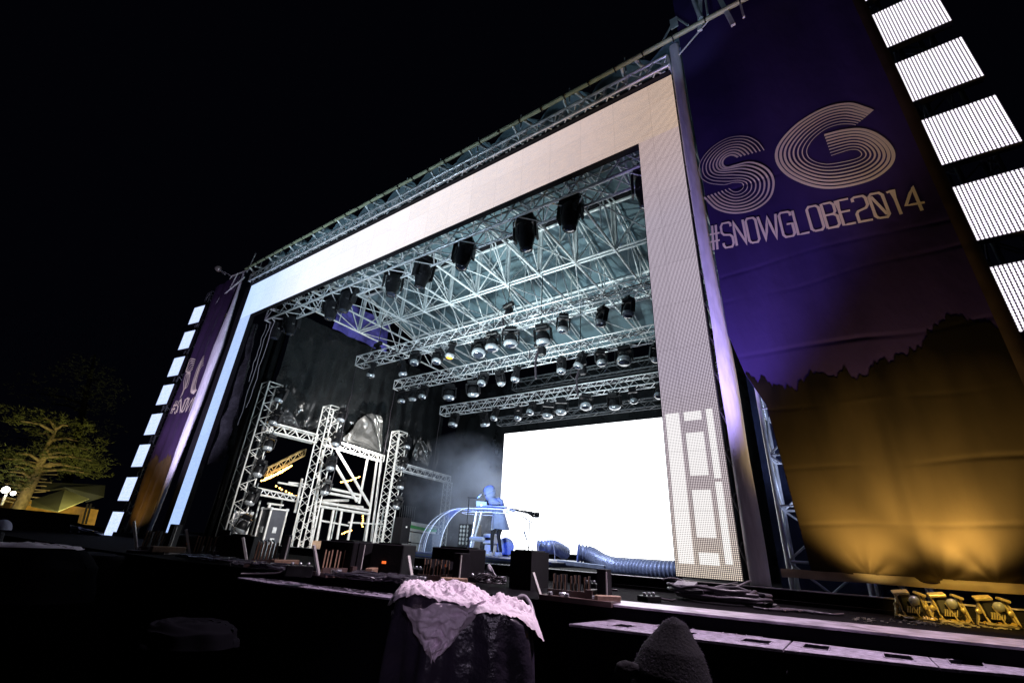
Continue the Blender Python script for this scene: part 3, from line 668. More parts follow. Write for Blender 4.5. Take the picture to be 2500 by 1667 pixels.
t = thing('amp_rack', 'tall black equipment rack right of the last white tower', 'equipment rack', (-5.35, 6.75, -.3))
pa = P(*zI(285, 760), 'x', -5.5); 
MB().box((0, 0, .63), (.42, .42, 1.26), bev=.01).build('body', BLKM, t); MB().box((.215, 0, .95), (.01, .06, .05)).build('badge', WHITEM, t)
gr = thing('equipment_stand', 'white shelving cabinet with a green stripe under its grey roof behind the riser', 'cabinet', (-5.4, 8.0, -.3))
def sI(q, y=7.6): return P(*zI(*q), 'y', y)
def quadbox(mb, q4, dep, mi=0):
    f = [Vector(p) for p in q4]; bk = [p + Vector((0, dep, 0)) for p in f]
    mb.add(f + bk, [(0, 1, 2, 3), (7, 6, 5, 4), (0, 4, 5, 1), (1, 5, 6, 2), (2, 6, 7, 3), (3, 7, 4, 0)], mi)
org = (-5.4, 8.0, -.3)
m_ = MB(); quadbox(m_, [sI((370, 790)), sI((640, 850)), sI((640, 880)), sI((368, 825))], .5); m_.build('green_stripe', GREEN, gr, org)
m_ = MB(); quadbox(m_, [sI((368, 762)), sI((700, 822)), sI((640, 848)), sI((370, 788))], .5); m_.build('canopy', CREAM, gr, org)
m_ = MB(); quadbox(m_, [sI((368, 827)), sI((640, 882)), sI((640, 900)), sI((366, 865))], .45); m_.build('white_band', CREAM, gr, org)
for q4 in ([(358, 872), (455, 890), (450, 990), (350, 985)], [(470, 892), (560, 905), (560, 1010), (465, 1000)], [(348, 1000), (448, 1008), (440, 1110), (335, 1105)], [(462, 1010), (540, 1020), (530, 1110), (455, 1110)]):
    m_ = MB(); quadbox(m_, [sI(q) for q in q4], .3); m_.build('shelf_panel', CREAM, gr, org)
m_ = MB(); quadbox(m_, [sI((585, 900)), sI((700, 905)), sI((690, 1110)), sI((580, 1110))], .4); m_.build('side_panel', GREYP, gr, org)
# background bars right of rack
t = thing('barrier_bars', 'row of thin grey upright bars behind the black rack', 'barrier', (-5.9, 9.5, -.3))
b = MB()
for i in range(8):
    u = 350 + i * 23; b.tube(P(*zI(u, 590 + i * 3), 'y', 9.3), P(*zI(u - 18, 770), 'y', 9.3), .012, 5)
b.build('bars', DSTEEL, t, (-5.9, 9.5, -.3))
# loudspeaker stack behind the booth
t = thing('bass_cabinet', 'dark amplifier cabinet with rows of round drivers behind the booth', 'speaker cabinet', (-2.35, 6.9, -.3))
MB().box((0, 0, .55), (.62, .4, 1.1), bev=.01).build('body', GREYP, t)
b = MB()
for i in range(5):
    for j in range(3): b.lathe([(.0, 0), (.045, .0), (.05, .008)], 10, Matrix.Translation((-.2 + .13 * j, -.205, 1.02 - i * .12)) @ Matrix.Rotation(R(90), 4, 'X'))
b.build('driver', CREAM, t); MB().box((0, -.205, .2), (.3, .02, .3)).build('grille', BLKM, t)
b = MB(); t = thing('equipment_box', 'pale grey boxes stacked behind the performer legs', 'equipment box', (-.75, 5.9, -.04))
MB().box((0, 0, .42), (.34, .3, .26), bev=.02).box((.02, 0, .14), (.26, .26, .26), bev=.02).build('box_body', CREAM, t); MB().box((.0, -.155, .42), (.22, .01, .06)).build('dark_slot', BLK, t)

# ------------------------------------------------------------------ riser and performer
ri = thing('riser', 'low dark blue platform carrying the performer and the clear booth', 'riser', (0, 5.2, -.3))
RZ0 = -.04
b = MB().box((.1, 5.2, RZ0 - .05), (5.0, 3.3, .10), bev=.01); b.box((.1, 3.54, RZ0 - .055), (5.0, .02, .03), mi=1); b.build('platform', [mat('riser_navy', (.05, .06, .14), .4, 0, noise_amt=.2), DSTEEL], ri, (0, 5.2, -.3))
for x in (-2.2, -.6, 1.0, 2.4):
    MB().tube((x, 3.7, -.3), (x, 3.7, RZ0 - .1), .03).build('leg', DSTEEL, ri, (0, 5.2, -.3))
b = MB()
for i in range(20): b.box((-.5 + i * .09, 3.9, -.22), (.05, .02, .16))
b.build('underside_slat', CREAM, ri, (0, 5.2, -.3))
tag(MB().box(P(*zH(875, 250), 'y', 4.2), (1.1, .08, .09), Matrix.Rotation(R(2), 3, 'Y'), bev=.01).build('metal_rail', ALU), 'silver metal rail lying beside the riser in front of the duct', 'rail')

# ribbed ducts
def duct(name, label, pts, r, m=DUCT, seg_=.075, r_list=None):
    pts = [Vector(p) for p in pts]; dense = []
    for i in range(len(pts) - 1):
        p0 = pts[max(0, i - 1)]; p1 = pts[i]; p2 = pts[i + 1]; p3 = pts[min(len(pts) - 1, i + 2)]
        for k in range(20):
            t = k / 20; dense.append(.5 * ((2 * p1) + (p2 - p0) * t + (2 * p0 - 5 * p1 + 4 * p2 - p3) * t * t + (3 * p1 - p0 - 3 * p2 + p3) * t ** 3))
    out = [dense[0]]; acc = 0; step = seg_ / 4
    for a, b_ in zip(dense, dense[1:]):
        L = (b_ - a).length; pos = 0
        while acc + (L - pos) >= step:
            pos += step - acc; acc = 0; out.append(a.lerp(b_, pos / L))
        acc += L - pos
    rad = [r * (1 + .2 * (i % 4 < 2) - .1) * (1 + .04 * nz(i * .05, 3)) for i in range(len(out))]
    t = thing(name, label, 'duct', pts[0], 'flexible ducts')
    MB().path(out, rad, 20).build('hose', m, t, pts[0])
    d = (out[1] - out[0]).normalized(); q = d.to_track_quat('Z', 'Y').to_matrix().to_4x4(); q.translation = out[0] - d * .015
    MB().lathe([(r * 1.05, .03), (r * 1.09, 0), (r * 1.0, -.01), (r * .93, .0), (r * .9, .012), (0, .014)], 20, q).build('rim', DUCTC, t, pts[0])
    return t
duct('duct', 'long silver ribbed duct snaking across the stage to the right LED column', [P(*zH(850, 100), 'y', 5.0), P(*zH(990, 130), 'y', 5.1), P(*zH(1170, 235), 'y', 4.9), P(*zH(1350, 290), 'y', 4.6), P(*zH(1600, 310), 'y', 4.5), P(*zH(1850, 335), 'y', 4.4), P(*zH(2150, 345), 'y', 4.4)], .18)
duct('duct', 'short blue ribbed duct end under the right side of the clear booth', [P(*zG(2060, 1010), 'y', 5.3), P(*zG(2200, 1010), 'y', 5.4), P(*zG(2330, 1020), 'y', 5.7), P(*zG(2500, 1120), 'y', 6.1)], .15)
t = thing('round_disc', 'round ribbed pale blue disc standing behind the performer', 'disc', (-.28, 6.0, RZ0)); 
MB().lathe([(.225, .03), (.24, 0), (.235, -.03), (.21, -.02), (.18, -.028), (.15, -.02), (.12, -.028), (.09, -.02), (.05, -.028), (0, -.02)], 28, Matrix.Translation((0, 0, .24)) @ Matrix.Rotation(R(35), 4, 'Z') @ Matrix.Rotation(R(90), 4, 'X')).build('face', DUCTC, t)
MB().box((0, .04, .02), (.2, .12, .04)).build('foot', BLK, t)

# clear booth
bo = thing('clear_booth', 'clear acrylic dome booth with glowing edges round the performer', 'dj booth', (-.05, 4.75, RZ0)); BC = Vector((-.05, 4.75, RZ0))
def bprof(t):   # 0 table rim, 1 floor
    a = t * math.pi / 2; return (.78 + 1.22 * math.sin(a), 1.10 * math.cos(a) ** .9 if t < 1 else 0)
def bpt(th, t, dr=0):
    r, z = bprof(t); return Vector(((r + dr) * math.cos(th) * 1.0, (r + dr) * .62 * math.sin(th), z))
angs = [R(a) for a in (190, 215, 236, 257, 340, 365)]
for i, th in enumerate(angs):
    MB().path([bpt(th, k / 14) for k in range(15)], .007, 6).build('rib', ACRE, bo)
for i, (a, b_) in enumerate(zip(angs, angs[1:])):
    if i in (3, 4): continue
    MB().grid(lambda u, v, a=a, b_=b_: bpt(a + (b_ - a) * u, v * .999), 8, 12).build('panel', ACR, bo)
MB().lathe([(.0, 1.10), (.70, 1.10), (.78, 1.11), (.78, 1.07), (.70, 1.06), (0, 1.06)], 24, Matrix.Diagonal((1, .62, 1, 1))).build('table_top', ACR, bo)
MB().path([Vector((.79 * math.cos(2 * math.pi * k / 32), .79 * .62 * math.sin(2 * math.pi * k / 32), 1.09)) for k in range(33)], .012, 6).build('table_rim', ACRE, bo)
MB().path([Vector((.79 * math.cos(2 * math.pi * k / 32), .79 * .62 * math.sin(2 * math.pi * k / 32), 1.00)) for k in range(33)], .008, 6).build('table_rim', ACRE, bo)
MB().tube((-.42, -.1, 0), (-.30, -.1, 1.05), .035, 8).tube((-.36, -.1, .1), (-.1, -.12, 1.05), .03, 8).box((-.2, -.1, .38), (.5, .12, .12), bev=.04).build('stand', SHELL, bo)
# laptop
lt = thing('laptop', 'open silver laptop on the booth table with a glowing white emblem on its lid', 'laptop', (-.18, 4.55, 1.075))
q = [P(*zG(1060, 278), 'y', 4.5), P(*zG(1226, 290), 'y', 4.62), P(*zG(1228, 405), 'y', 4.62), P(*zG(1070, 408), 'y', 4.5)]
lid = MB(); nn = (q[1] - q[0]).cross(q[3] - q[0]).normalized(); 
lid.add([p for p in q] + [p + Vector((.0, .012, 0)) for p in q], [(0, 3, 2, 1), (4, 5, 6, 7), (0, 1, 5, 4), (1, 2, 6, 5), (2, 3, 7, 6), (3, 0, 4, 7)])
ld = lid.build('lid', mat('laptop_aluminium', (.45, .6, .75), .35, .2), lt, (-.18, 4.55, 1.075))
cc = (q[0] + q[1] + q[2] + q[3]) / 4 + Vector((.0, -.008, 0)); ux = (q[1] - q[0]).normalized()
pts = [cc + ux * (.022 * math.cos(a) * (1 - .12 * math.sin(a))) + Zv * (.024 * math.sin(a) * (.85 if math.sin(a) > 0 else 1)) for a in [2 * math.pi * k / 20 for k in range(20)]]
MB().poly(pts[::-1]).poly([cc + ux * .004 + Zv * .024, cc + ux * .012 + Zv * .038, cc + ux * .004 + Zv * .036]).build('emblem', mat('emblem_glow', (1, 1, 1), .4, emit=(.9, .95, 1), es=1.5), ld, (-.18, 4.55, 1.075))
MB().box((.02, .16, -.0), (.36, .26, .018)).build('keyboard', mat('laptop_aluminium', (.4, .5, .7)), lt)
# gear
t = thing('controller', 'long flat keyboard controller on the booth table under the hands', 'keyboard', (.15, 4.75, 1.10))
MB().box((.05, .0, .03), (.62, .22, .05), Matrix.Rotation(R(15), 3, 'Z'), bev=.008).build('body', mat('gear_pale', (.45, .5, .75), .4), t)
b = MB()
for i in range(14): b.box((-.2 + i * .036, -.05 + .008 * i, .058), (.03, .09, .008))
b.build('keys', CREAM, t)
def micstand(label, base, top, boom, mic, m=BLK):
    t = thing('microphone_stand', label, 'microphone stand', base, 'microphone stands'); B = Vector(base)
    MB().tube(B, Vector(top), .012, 8).build('pole', m, t, base)
    b = MB()
    for a in (0, 120, 240): b.tube(B + Vector((.0, 0, .12)), B + Vector((.2 * math.cos(R(a)), .2 * math.sin(R(a)), .01)), .008)
    b.build('tripod', m, t, base)
    MB().tube(boom[0], boom[1], .011, 8).build('boom', m, t, base)
    d = (Vector(mic[1]) - Vector(mic[0])).normalized(); MB().tube(mic[0], mic[1], .015, 8, r1=.02).tube(mic[1], Vector(mic[1]) + d * .05, .028, 8, r1=.022).build('microphone', SHELL if m == BLK else BLK, t, base)
y = 4.0
micstand('microphone stand with a level boom in front of the hooded performer', P(*zG(880, 1060), 'y', y).xyz * 1.0, P(*zG(948, 240), 'y', y), (P(*zG(925, 222), 'y', y), P(*zG(1090, 232), 'y', 4.2)), (P(*zG(1085, 232), 'y', 4.2), P(*zG(1125, 195), 'y', 4.25)))
y = 4.6
micstand('black microphone stand right of the booth in front of the white wall', P(*zG(1895, 1100), 'y', y), P(*zG(1915, 600), 'y', y), (P(*zG(1965, 630), 'y', y), P(*zG(1800, 525), 'y', y)), (P(*zG(1870, 900), 'y', y), P(*zG(1835, 790), 'y', y)))
# dark spiky garland on table's right
t = thing('cable_tangle', 'dark spiky tangle of gear on the right tip of the booth table', 'equipment', P(*zG(1700, 430), 'y', 4.65)); to = P(*zG(1700, 430), 'y', 4.65)
b = MB(); rr = random.Random(3)
for k in range(90):
    s = rr.random(); u = 1600 + 430 * s; v = 405 + 75 * s + rr.uniform(-8, 14); p = P(*zG(u, v), 'y', 4.65 + rr.uniform(-.05, .05))
    b.box(p, (.03 + .03 * rr.random(), .03, .012 + .02 * rr.random()), Matrix.Rotation(rr.uniform(-1, 1), 3, 'Y'))
for k in range(40):
    u = 1890 + 170 * rr.random(); v = 460 + 70 * rr.random(); b.box(P(*zG(u, v), 'y', 4.65), (.04, .06, .03), Matrix.Rotation(rr.uniform(-1, 1), 3, 'Y'))
b.build('body', BLK, t, to)
b = MB()
for (a0_, a1_) in (((1540, 420), (1840, 520)), ((1540, 460), (1800, 540)), ((1560, 480), (1790, 500))): b.tube(P(*zG(*a0_), 'y', 4.65), P(*zG(*a1_), 'y', 4.65), .01)
b.build('arm', ACRE, t, to)

# performer ------------------------------------------------------------
def skinned(name, verts, edges, radii, mt, parent, root=0, sub=2, org=(0, 0, 0)):
    me = bpy.data.meshes.new(name); o3 = Vector(org); me.from_pydata([tuple(Vector(v) - o3) for v in verts], edges, []); me.materials.append(mt)
    o = bpy.data.objects.new(name, me); COL.objects.link(o); o.parent = parent
    bpy.context.view_layer.objects.active = o
    md = o.modifiers.new('skin', 'SKIN'); md.use_smooth_shade = True
    if not me.skin_vertices: 
        bpy.context.view_layer.update()
    for i, r in enumerate(radii):
        sv = me.skin_vertices[0].data[i]; sv.radius = r if isinstance(r, tuple) else (r, r); sv.use_root = (i == root)
    sb = o.modifiers.new('sub', 'SUBSURF'); sb.levels = sub; sb.render_levels = sub
    return o
pf = Vector((.06, 5.0, RZ0))
per = thing('person', 'person in a pale hooded coat and black trousers bent over the booth table', 'person', pf)
PB = [(.10, 5.10, .86), (.06, 5.05, 1.05), (.0, 4.97, 1.27), (-.06, 4.91, 1.38), (-.14, 4.85, 1.47), (-.19, 4.80, 1.50),      # pelvis..head 0-5
      (.01, 5.07, .80), (-.03, 5.0, .45), (-.05, 5.06, .06), (-.11, 4.95, .0),      # left leg 6-9
      (.19, 5.12, .80), (.17, 5.0, .46), (.20, 5.12, .06), (.15, 5.02, .0),        # right leg 10-13
      (-.16, 4.93, 1.28), (-.30, 4.92, 1.10), (-.34, 4.74, 1.14), (-.35, 4.67, 1.13),   # left arm 14-17
      (.15, 5.03, 1.28), (.25, 5.00, 1.09), (.13, 4.80, 1.14), (.10, 4.73, 1.13)]   # right arm 18-21
PE = [(0, 1), (1, 2), (2, 3), (3, 4), (4, 5), (0, 6), (6, 7), (7, 8), (8, 9), (0, 10), (10, 11), (11, 12), (12, 13), (2, 14), (14, 15), (15, 16), (16, 17), (2, 18), (18, 19), (19, 20), (20, 21)]
PRr = [(.13, .10), (.125, .10), (.13, .10), .055, (.085, .095), .075, .085, .058, .04, .035, .085, .058, .04, .035, .06, .045, .035, .03, .06, .045, .035, .03]
skinned('body', PB, PE, PRr, DENIM, per, 0, 2, pf)
# fingers
fg = MB()
for hx, hy in ((-.35, 4.67), (.10, 4.73)):
    for k in range(4): fg.path([(hx - .03 + .02 * k, hy, 1.13), (hx - .035 + .021 * k, hy - .045 + .004 * abs(k - 1.5), 1.135), (hx - .036 + .021 * k, hy - .075 + .006 * abs(k - 1.5), 1.115)], [.010, .009, .007], 6)
    fg.path([(hx + .035, hy + .02, 1.13), (hx + .055, hy - .01, 1.13), (hx + .05, hy - .04, 1.12)], [.011, .010, .008], 6)
    fg.box((hx, hy + .02, 1.13), (.08, .08, .03), bev=.012)
fg.build('hands', SKIN, per, pf)
# coat: sleeves and trunk
CB = [(.08, 5.10, .84), (.06, 5.06, 1.05), (.0, 4.98, 1.25), (-.05, 4.93, 1.36), (-.17, 4.94, 1.29), (-.31, 4.93, 1.10), (-.345, 4.77, 1.14), (.16, 5.04, 1.29), (.26, 5.01, 1.09), (.15, 4.83, 1.14)]
skinned('coat', CB, [(0, 1), (1, 2), (2, 3), (2, 4), (4, 5), (5, 6), (2, 7), (7, 8), (8, 9)], [(.17, .13), (.16, .13), (.155, .125), .085, .085, .066, .052, .085, .066, .052], COAT, per, 0, 2, pf)
sk = MB()
def skirt(u, v):
    a = R(247 - 30) + u * R(305); r = .17 + .10 * v + .015 * math.sin(u * 26); c = Vector((.07 + .05 * v, 5.09 + .04 * v, 1.0 - .40 * v))
    return c + Vector((r * math.cos(a + R(30)), r * .78 * math.sin(a + R(30)), .02 * nz(u * 5, v)))
sk.grid(skirt, 36, 10); sk.build('coat_skirt', COAT, per, pf, solid=.012)
sh_ = MB().grid(lambda u, v: Vector((.0 + .0 * v, 5.0, 0)) + Vector(((.155 + .02 * v) * math.cos(R(160) + u * R(125)), (.15 + .02 * v) * math.sin(R(160) + u * R(125)), .98 - .36 * v - .05 * math.sin(u * math.pi))) + Vector((.07, .10, 0)), 18, 8)
sh_.build('shirt_hem', SHIRT, per, pf, solid=.01)
# hood: shell round the head, open towards the face (left-down in the picture)
hc = Vector((-.13, 4.86, 1.47)); face = Vector((-.66, -.60, -.45)).normalized()
hb = MB(); q = face.to_track_quat('Z', 'Y').to_matrix()
def hood(u, v):
    a = u * 2 * math.pi; t = v * R(128)    # from back pole towards opening
    d = Vector((math.sin(t) * math.cos(a), math.sin(t) * math.sin(a), -math.cos(t))); d = q @ d
    r = .165 * (1 + .08 * nz(d.x * 4, d.y * 4, d.z * 4)) * (1 + .22 * max(0, (d.z * .8 - d.dot(face) * .5)) ** 2)
    p = hc + d * r; p += Vector((.0, 0, .02)) if d.z > .3 else Vector((0, 0, 0)); return p
hb.grid(hood, 28, 14)
def cowl(u, v):
    a = u * 2 * math.pi; c = Vector((-.10, 4.89, 1.42)).lerp(Vector((.01, 4.97, 1.26)), v); r = .115 + .075 * v
    return c + Vector((r * math.cos(a), r * .85 * math.sin(a), .03 * math.sin(a * 2) * (1 - v)))
hb.grid(cowl, 24, 6); hb.build('hood', COAT, per, pf, solid=.014, weld=False)
skinned('face', [hc + face * .03, hc + face * .085, hc + face * .105 + Vector((0, 0, -.01))], [(0, 1), (1, 2)], [.09, .06, .02], mat('face_covering', (.02, .02, .03), .7), per, 0, 2, pf)
for sx, sy in ((-.11, 4.95), (.15, 5.02)):
    MB().lathe([(.0, .0), (.055, .0), (.06, .02), (.05, .05), (.045, .10), (.0, .10)], 12, Matrix.Translation((sx + .02, sy + .03, RZ0)) @ Matrix.Rotation(R(215), 4, 'Z') @ Matrix.Diagonal((1.8, .85, 1, 1))).build('shoe', SHOE, per, pf)

# ------------------------------------------------------------------ smoke behind the performer
sm = bpy.data.materials.new('smoke'); sm.use_nodes = True; nt = sm.node_tree; nt.nodes.remove(nt.nodes['Principled BSDF'])
pv = nt.nodes.new('ShaderNodeVolumePrincipled'); nt.links.new(pv.outputs[0], nt.nodes['Material Output'].inputs['Volume'])
pv.inputs['Color'].default_value = (.72, .80, 1, 1)
tc = nt.nodes.new('ShaderNodeTexCoord'); nn_ = nt.nodes.new('ShaderNodeTexNoise'); nn_.inputs['Scale'].default_value = .9; nn_.inputs['Detail'].default_value = 4; nt.links.new(tc.outputs['Object'], nn_.inputs[0])
ln = nt.nodes.new('ShaderNodeVectorMath'); ln.operation = 'LENGTH'; mp = nt.nodes.new('ShaderNodeMapping'); mp.inputs['Scale'].default_value = (1 / 2.6, 1 / 2.15, 1 / 2.3)
nt.links.new(tc.outputs['Object'], mp.inputs[0]); nt.links.new(mp.outputs[0], ln.inputs[0])
fa = nt.nodes.new('ShaderNodeMapRange'); fa.inputs[1].default_value = .25; fa.inputs[2].default_value = 1; fa.inputs[3].default_value = 1; fa.inputs[4].default_value = 0; nt.links.new(ln.outputs['Value'], fa.inputs[0])
na = nt.nodes.new('ShaderNodeMapRange'); na.inputs[1].default_value = .36; na.inputs[2].default_value = .68; na.inputs[3].default_value = 0; na.inputs[4].default_value = .9; nt.links.new(nn_.outputs[0], na.inputs[0])
mu = nt.nodes.new('ShaderNodeMath'); mu.operation = 'MULTIPLY'; nt.links.new(fa.outputs[0], mu.inputs[0]); nt.links.new(na.outputs[0], mu.inputs[1]); nt.links.new(mu.outputs[0], pv.inputs['Density'])
o = MB().box((-4.0, 8.2, 2.0), (5.2, 4.3, 4.6)).build('smoke', sm, None, (-4.0, 8.2, 2.0)); tag(o, 'drifting pale smoke behind the performer beside the video wall', 'smoke', kind='stuff')

# ------------------------------------------------------------------ right banner and its tower
BY = -.1
ban = thing('festival_banner', 'tall near banner reading SG with dark tree tops, lit amber from below', 'banner', (8, BY, 0)); BO = (8, BY, 0)
BAN = mat('banner_vinyl', (.042, .026, .12), .55, 0, noise_amt=.15, nscale=1.2, bump=.35, bscale=2.5, stretch=(1.2, 1, .5))
BTREE = mat('banner_print_trees_falloff', (.060, .044, .024), .75, 0, noise_amt=.15, nscale=1.5, bump=.1, bscale=2.5, stretch=(1.2, 1, .5))
_nt = BTREE.node_tree; _N = _nt.nodes.new; _L = _nt.links.new     # tree print with the uplight falloff painted in: brown low, near-black high
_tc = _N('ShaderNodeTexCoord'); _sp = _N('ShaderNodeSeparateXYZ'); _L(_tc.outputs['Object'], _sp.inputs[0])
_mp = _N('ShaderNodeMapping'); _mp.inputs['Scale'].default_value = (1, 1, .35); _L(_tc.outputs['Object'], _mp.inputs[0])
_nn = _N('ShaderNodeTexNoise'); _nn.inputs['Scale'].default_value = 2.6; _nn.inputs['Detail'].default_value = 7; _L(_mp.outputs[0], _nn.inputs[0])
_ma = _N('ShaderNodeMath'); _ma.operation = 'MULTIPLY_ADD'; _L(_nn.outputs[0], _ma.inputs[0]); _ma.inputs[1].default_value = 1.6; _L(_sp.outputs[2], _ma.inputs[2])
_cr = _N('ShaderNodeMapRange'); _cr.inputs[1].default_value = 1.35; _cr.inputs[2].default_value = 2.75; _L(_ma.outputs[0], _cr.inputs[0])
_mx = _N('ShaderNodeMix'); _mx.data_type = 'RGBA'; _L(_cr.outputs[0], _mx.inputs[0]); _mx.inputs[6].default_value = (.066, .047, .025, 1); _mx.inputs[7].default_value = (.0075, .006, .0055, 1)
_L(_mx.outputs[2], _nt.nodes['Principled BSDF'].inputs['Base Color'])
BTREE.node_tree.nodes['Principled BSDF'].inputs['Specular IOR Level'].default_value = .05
BAN.node_tree.nodes['Principled BSDF'].inputs['Specular IOR Level'].default_value = .15
BGOLD = mat('banner_print_gold', (.88, .76, .62), .5)
TIES = [P(2000, 1335, 'y', BY).x, P(2172, 1338, 'y', BY).x, P(2290, 1340, 'y', BY).x]
CREASE = [.52, 1.02, 1.62, 2.25, 3.0, 3.35, 4.6]
def wrinkle(x, z):
    d = .022 * nz(x * 1.6, z * .5) - .05 * math.exp(-((x - 8.13 - .03 * z) / .07) ** 2) * max(0, 1 - z / 2.6) + .012 * nz(x * 5, z * .35, 9) * math.exp(-z * .25)
    for i, c in enumerate(CREASE):
        c2 = c + .09 * nz(x * 1.1, i * 3.1) + (x - 8) * .02; k = .5 + nz(x * 1.3, i * 7.7)
        d += .008 * k * math.exp(-((z - c2) / .02) ** 2)
    for xt in TIES:
        r = math.hypot(x - xt, z - .1); a = math.atan2(z - .1, x - xt); d += .020 * math.sin(a * 8 + 2 * nz(xt, r)) * math.exp(-r / .5) * min(1, r / .12) * .8
    return d
pl = [(8.99, .10), (8.99, 9.5)]
def xl(z):   # left edge of the banner
    pts = [(.1, 7.55), (2.2, 7.12), (3.2, 6.98), (9.5, 6.92)]
    for (z0, x0), (z1, x1) in zip(pts, pts[1:]):
        if z <= z1: return x0 + (x1 - x0) * (z - z0) / (z1 - z0)
    return pts[-1][1]
pe = [P(1868, 1330, 'y', BY), P(1760, 930, 'y', BY), P(1712, 860, 'y', BY)]
def xl(z):
    pts = [(pe[0].z, pe[0].x), (pe[1].z, pe[1].x), (pe[2].z, pe[2].x), (pe[2].z + .5, 6.98), (9.5, 6.96)]
    if z <= pts[0][0]: return pts[0][1]
    for (z0, x0), (z1, x1) in zip(pts, pts[1:]):
        if z <= z1: return x0 + (x1 - x0) * (z - z0) / (z1 - z0)
    return pts[-1][1]
def xr(z): return 9.19 + .012 * nz(z * 2)
def bpos(u, z, off=0): x = xl(z) + (xr(z) - xl(z)) * u; return Vector((x, BY + wrinkle(x, z) - off, z))
def bx(x, z, off): return Vector((x, BY + wrinkle(x, z) - off, z))
NU, NVb = 150, 520
def treeline(x):   # height of the printed tree tops at x
    pts = [(7.0, 2.30), (7.4, 2.15), (7.55, 2.02), (7.7, 2.18), (7.95, 2.15), (8.1, 2.10), (8.3, 2.38), (8.45, 2.35), (8.6, 2.60), (8.8, 2.95), (8.95, 2.9), (9.2, 2.9)]
    for (x0, z0), (x1, z1) in zip(pts, pts[1:]):
        if x <= x1: return z0 + (z1 - z0) * (x - x0) / (x1 - x0)
    return 2.9
z0b, z1b = .10, 9.5
MB().grid(lambda u, v: bpos(u, z0b + (z1b - z0b) * v), NU, NVb).build('vinyl', BAN, ban, BO)
# measured tree line from the photograph, converted once to banner metres
tlpx = [(320, 610), (400, 650), (460, 660), (520, 690), (575, 700), (590, 660), (650, 625), (700, 615), (760, 640), (810, 600), (850, 640), (880, 635), (930, 620), (985, 545), (1020, 570), (1070, 530), (1110, 545), (1150, 490), (1200, 490), (1205, 420), (1260, 380), (1330, 350), (1400, 360), (1480, 380), (1560, 400), (1640, 430)]
zT = ZM(1650, 600, 1.96); tlw = [P(*zT(*a), 'y', BY) for a in tlpx]; tlw = sorted([(p.x, p.z) for p in tlw])
def tz(x):
    if x <= tlw[0][0]: return tlw[0][1]
    for (x0, z0), (x1, z1) in zip(tlw, tlw[1:]):
        if x <= x1: return z0 + (z1 - z0) * (x - x0) / max(1e-6, x1 - x0)
    return tlw[-1][1]
def tfn(u, v):
    x = 7.0 + 2.17 * u; jag = .035 * abs(math.sin(x * 55 + 3 * nz(x * 9, 1))) + .07 * nz(x * 14, 2) + .03 * nz(x * 50, 5)
    zt = tz(x) + jag; z = z0b + .004 + (zt - z0b - .004) * v
    x = max(x, xl(z) + .004); return bx(x, z, .004)
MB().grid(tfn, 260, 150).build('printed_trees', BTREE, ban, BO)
MB().grid(lambda u, v: Vector((9.10 + .11 * u, BY - .018 - .012 * math.sin(u * 3.14) + wrinkle(9.12, .1 + 9.3 * v), .1 + 9.3 * v)), 4, 120).build('side_hem', mat('side_hem_brown', (.035, .022, .016), .5, 0, noise_amt=.3), ban, BO)
# hem at the bottom
MB().grid(lambda u, v: Vector((7.1 + 2.1 * u, BY - .02 - .012 * math.sin(v * math.pi), .065 + .07 * v + .006 * nz(u * 9, 1))), 40, 4).build('bottom_hem', mat('banner_hem', (.45, .36, .25), .5, 0, noise_amt=.2), ban, BO)
# letters -------------------------------------------------------------
gold = MB()
def wpx(u, v): p = P(*zS(u, v), 'y', BY); return Vector((p.x, 0, p.z))
def onban(p): return bx(p.x, p.z, .007)
def smooth(pts, n=8):
    out = []
    for i in range(len(pts) - 1):
        p0 = pts[max(0, i - 1)]; p1 = pts[i]; p2 = pts[i + 1]; p3 = pts[min(len(pts) - 1, i + 2)]
        for k in range(n):
            t = k / n; out.append(.5 * ((2 * p1) + (p2 - p0) * t + (2 * p0 - 5 * p1 + 4 * p2 - p3) * t * t + (3 * p1 - p0 - 3 * p2 + p3) * t ** 3))
    return out + [pts[-1]]
def stripes(outer, inner, n, w0, w1, clip=None):
    """n concentric lines between an outer and an inner polyline, line width from w0 (outer) to w1 (inner)"""
    o_ = smooth(outer); i_ = smooth(inner)
    for k in range(n):
        s = k / (n - 1); pts = [onban(a.lerp(b_, s)) for a, b_ in zip(o_, i_)]
        gold.ribbon(pts, w0 + (w1 - w0) * s, (0, -1, 0))
SGo = [(640, 885), (600, 835), (530, 806), (430, 818), (330, 875), (265, 955), (262, 1030), (310, 1075), (400, 1090), (465, 1078), (512, 1082), (518, 1108), (495, 1130), (465, 1134), (440, 1118), (432, 1112)]
SGi = [(487, 930), (465, 918), (440, 918), (412, 932), (396, 955), (400, 978), (425, 990), (470, 978), (560, 958), (650, 990), (694, 1060), (675, 1160), (590, 1232), (470, 1258), (360, 1230), (288, 1160)]
stripes([wpx(*a) for a in SGo], [wpx(*a) for a in SGi], 8, .010, .026)
Go = [(1280, 660), (1230, 640), (1130, 615), (980, 650), (830, 740), (730, 850), (715, 940), (770, 1020), (880, 1080), (1000, 1108), (1130, 1100), (1270, 1060), (1370, 990), (1402, 920), (1370, 850), (1290, 790), (1200, 765), (1100, 775), (995, 800)]
Gi = [(1180, 740), (1150, 735), (1080, 738), (1000, 765), (930, 820), (893, 880), (900, 925), (940, 955), (1000, 970), (1050, 968), (1100, 960), (1150, 950), (1195, 935), (1215, 915), (1205, 895), (1180, 885), (1140, 888), (1090, 903), (1035, 920)]
stripes([wpx(*a) for a in Go], [wpx(*a) for a in Gi], 8, .033, .009)
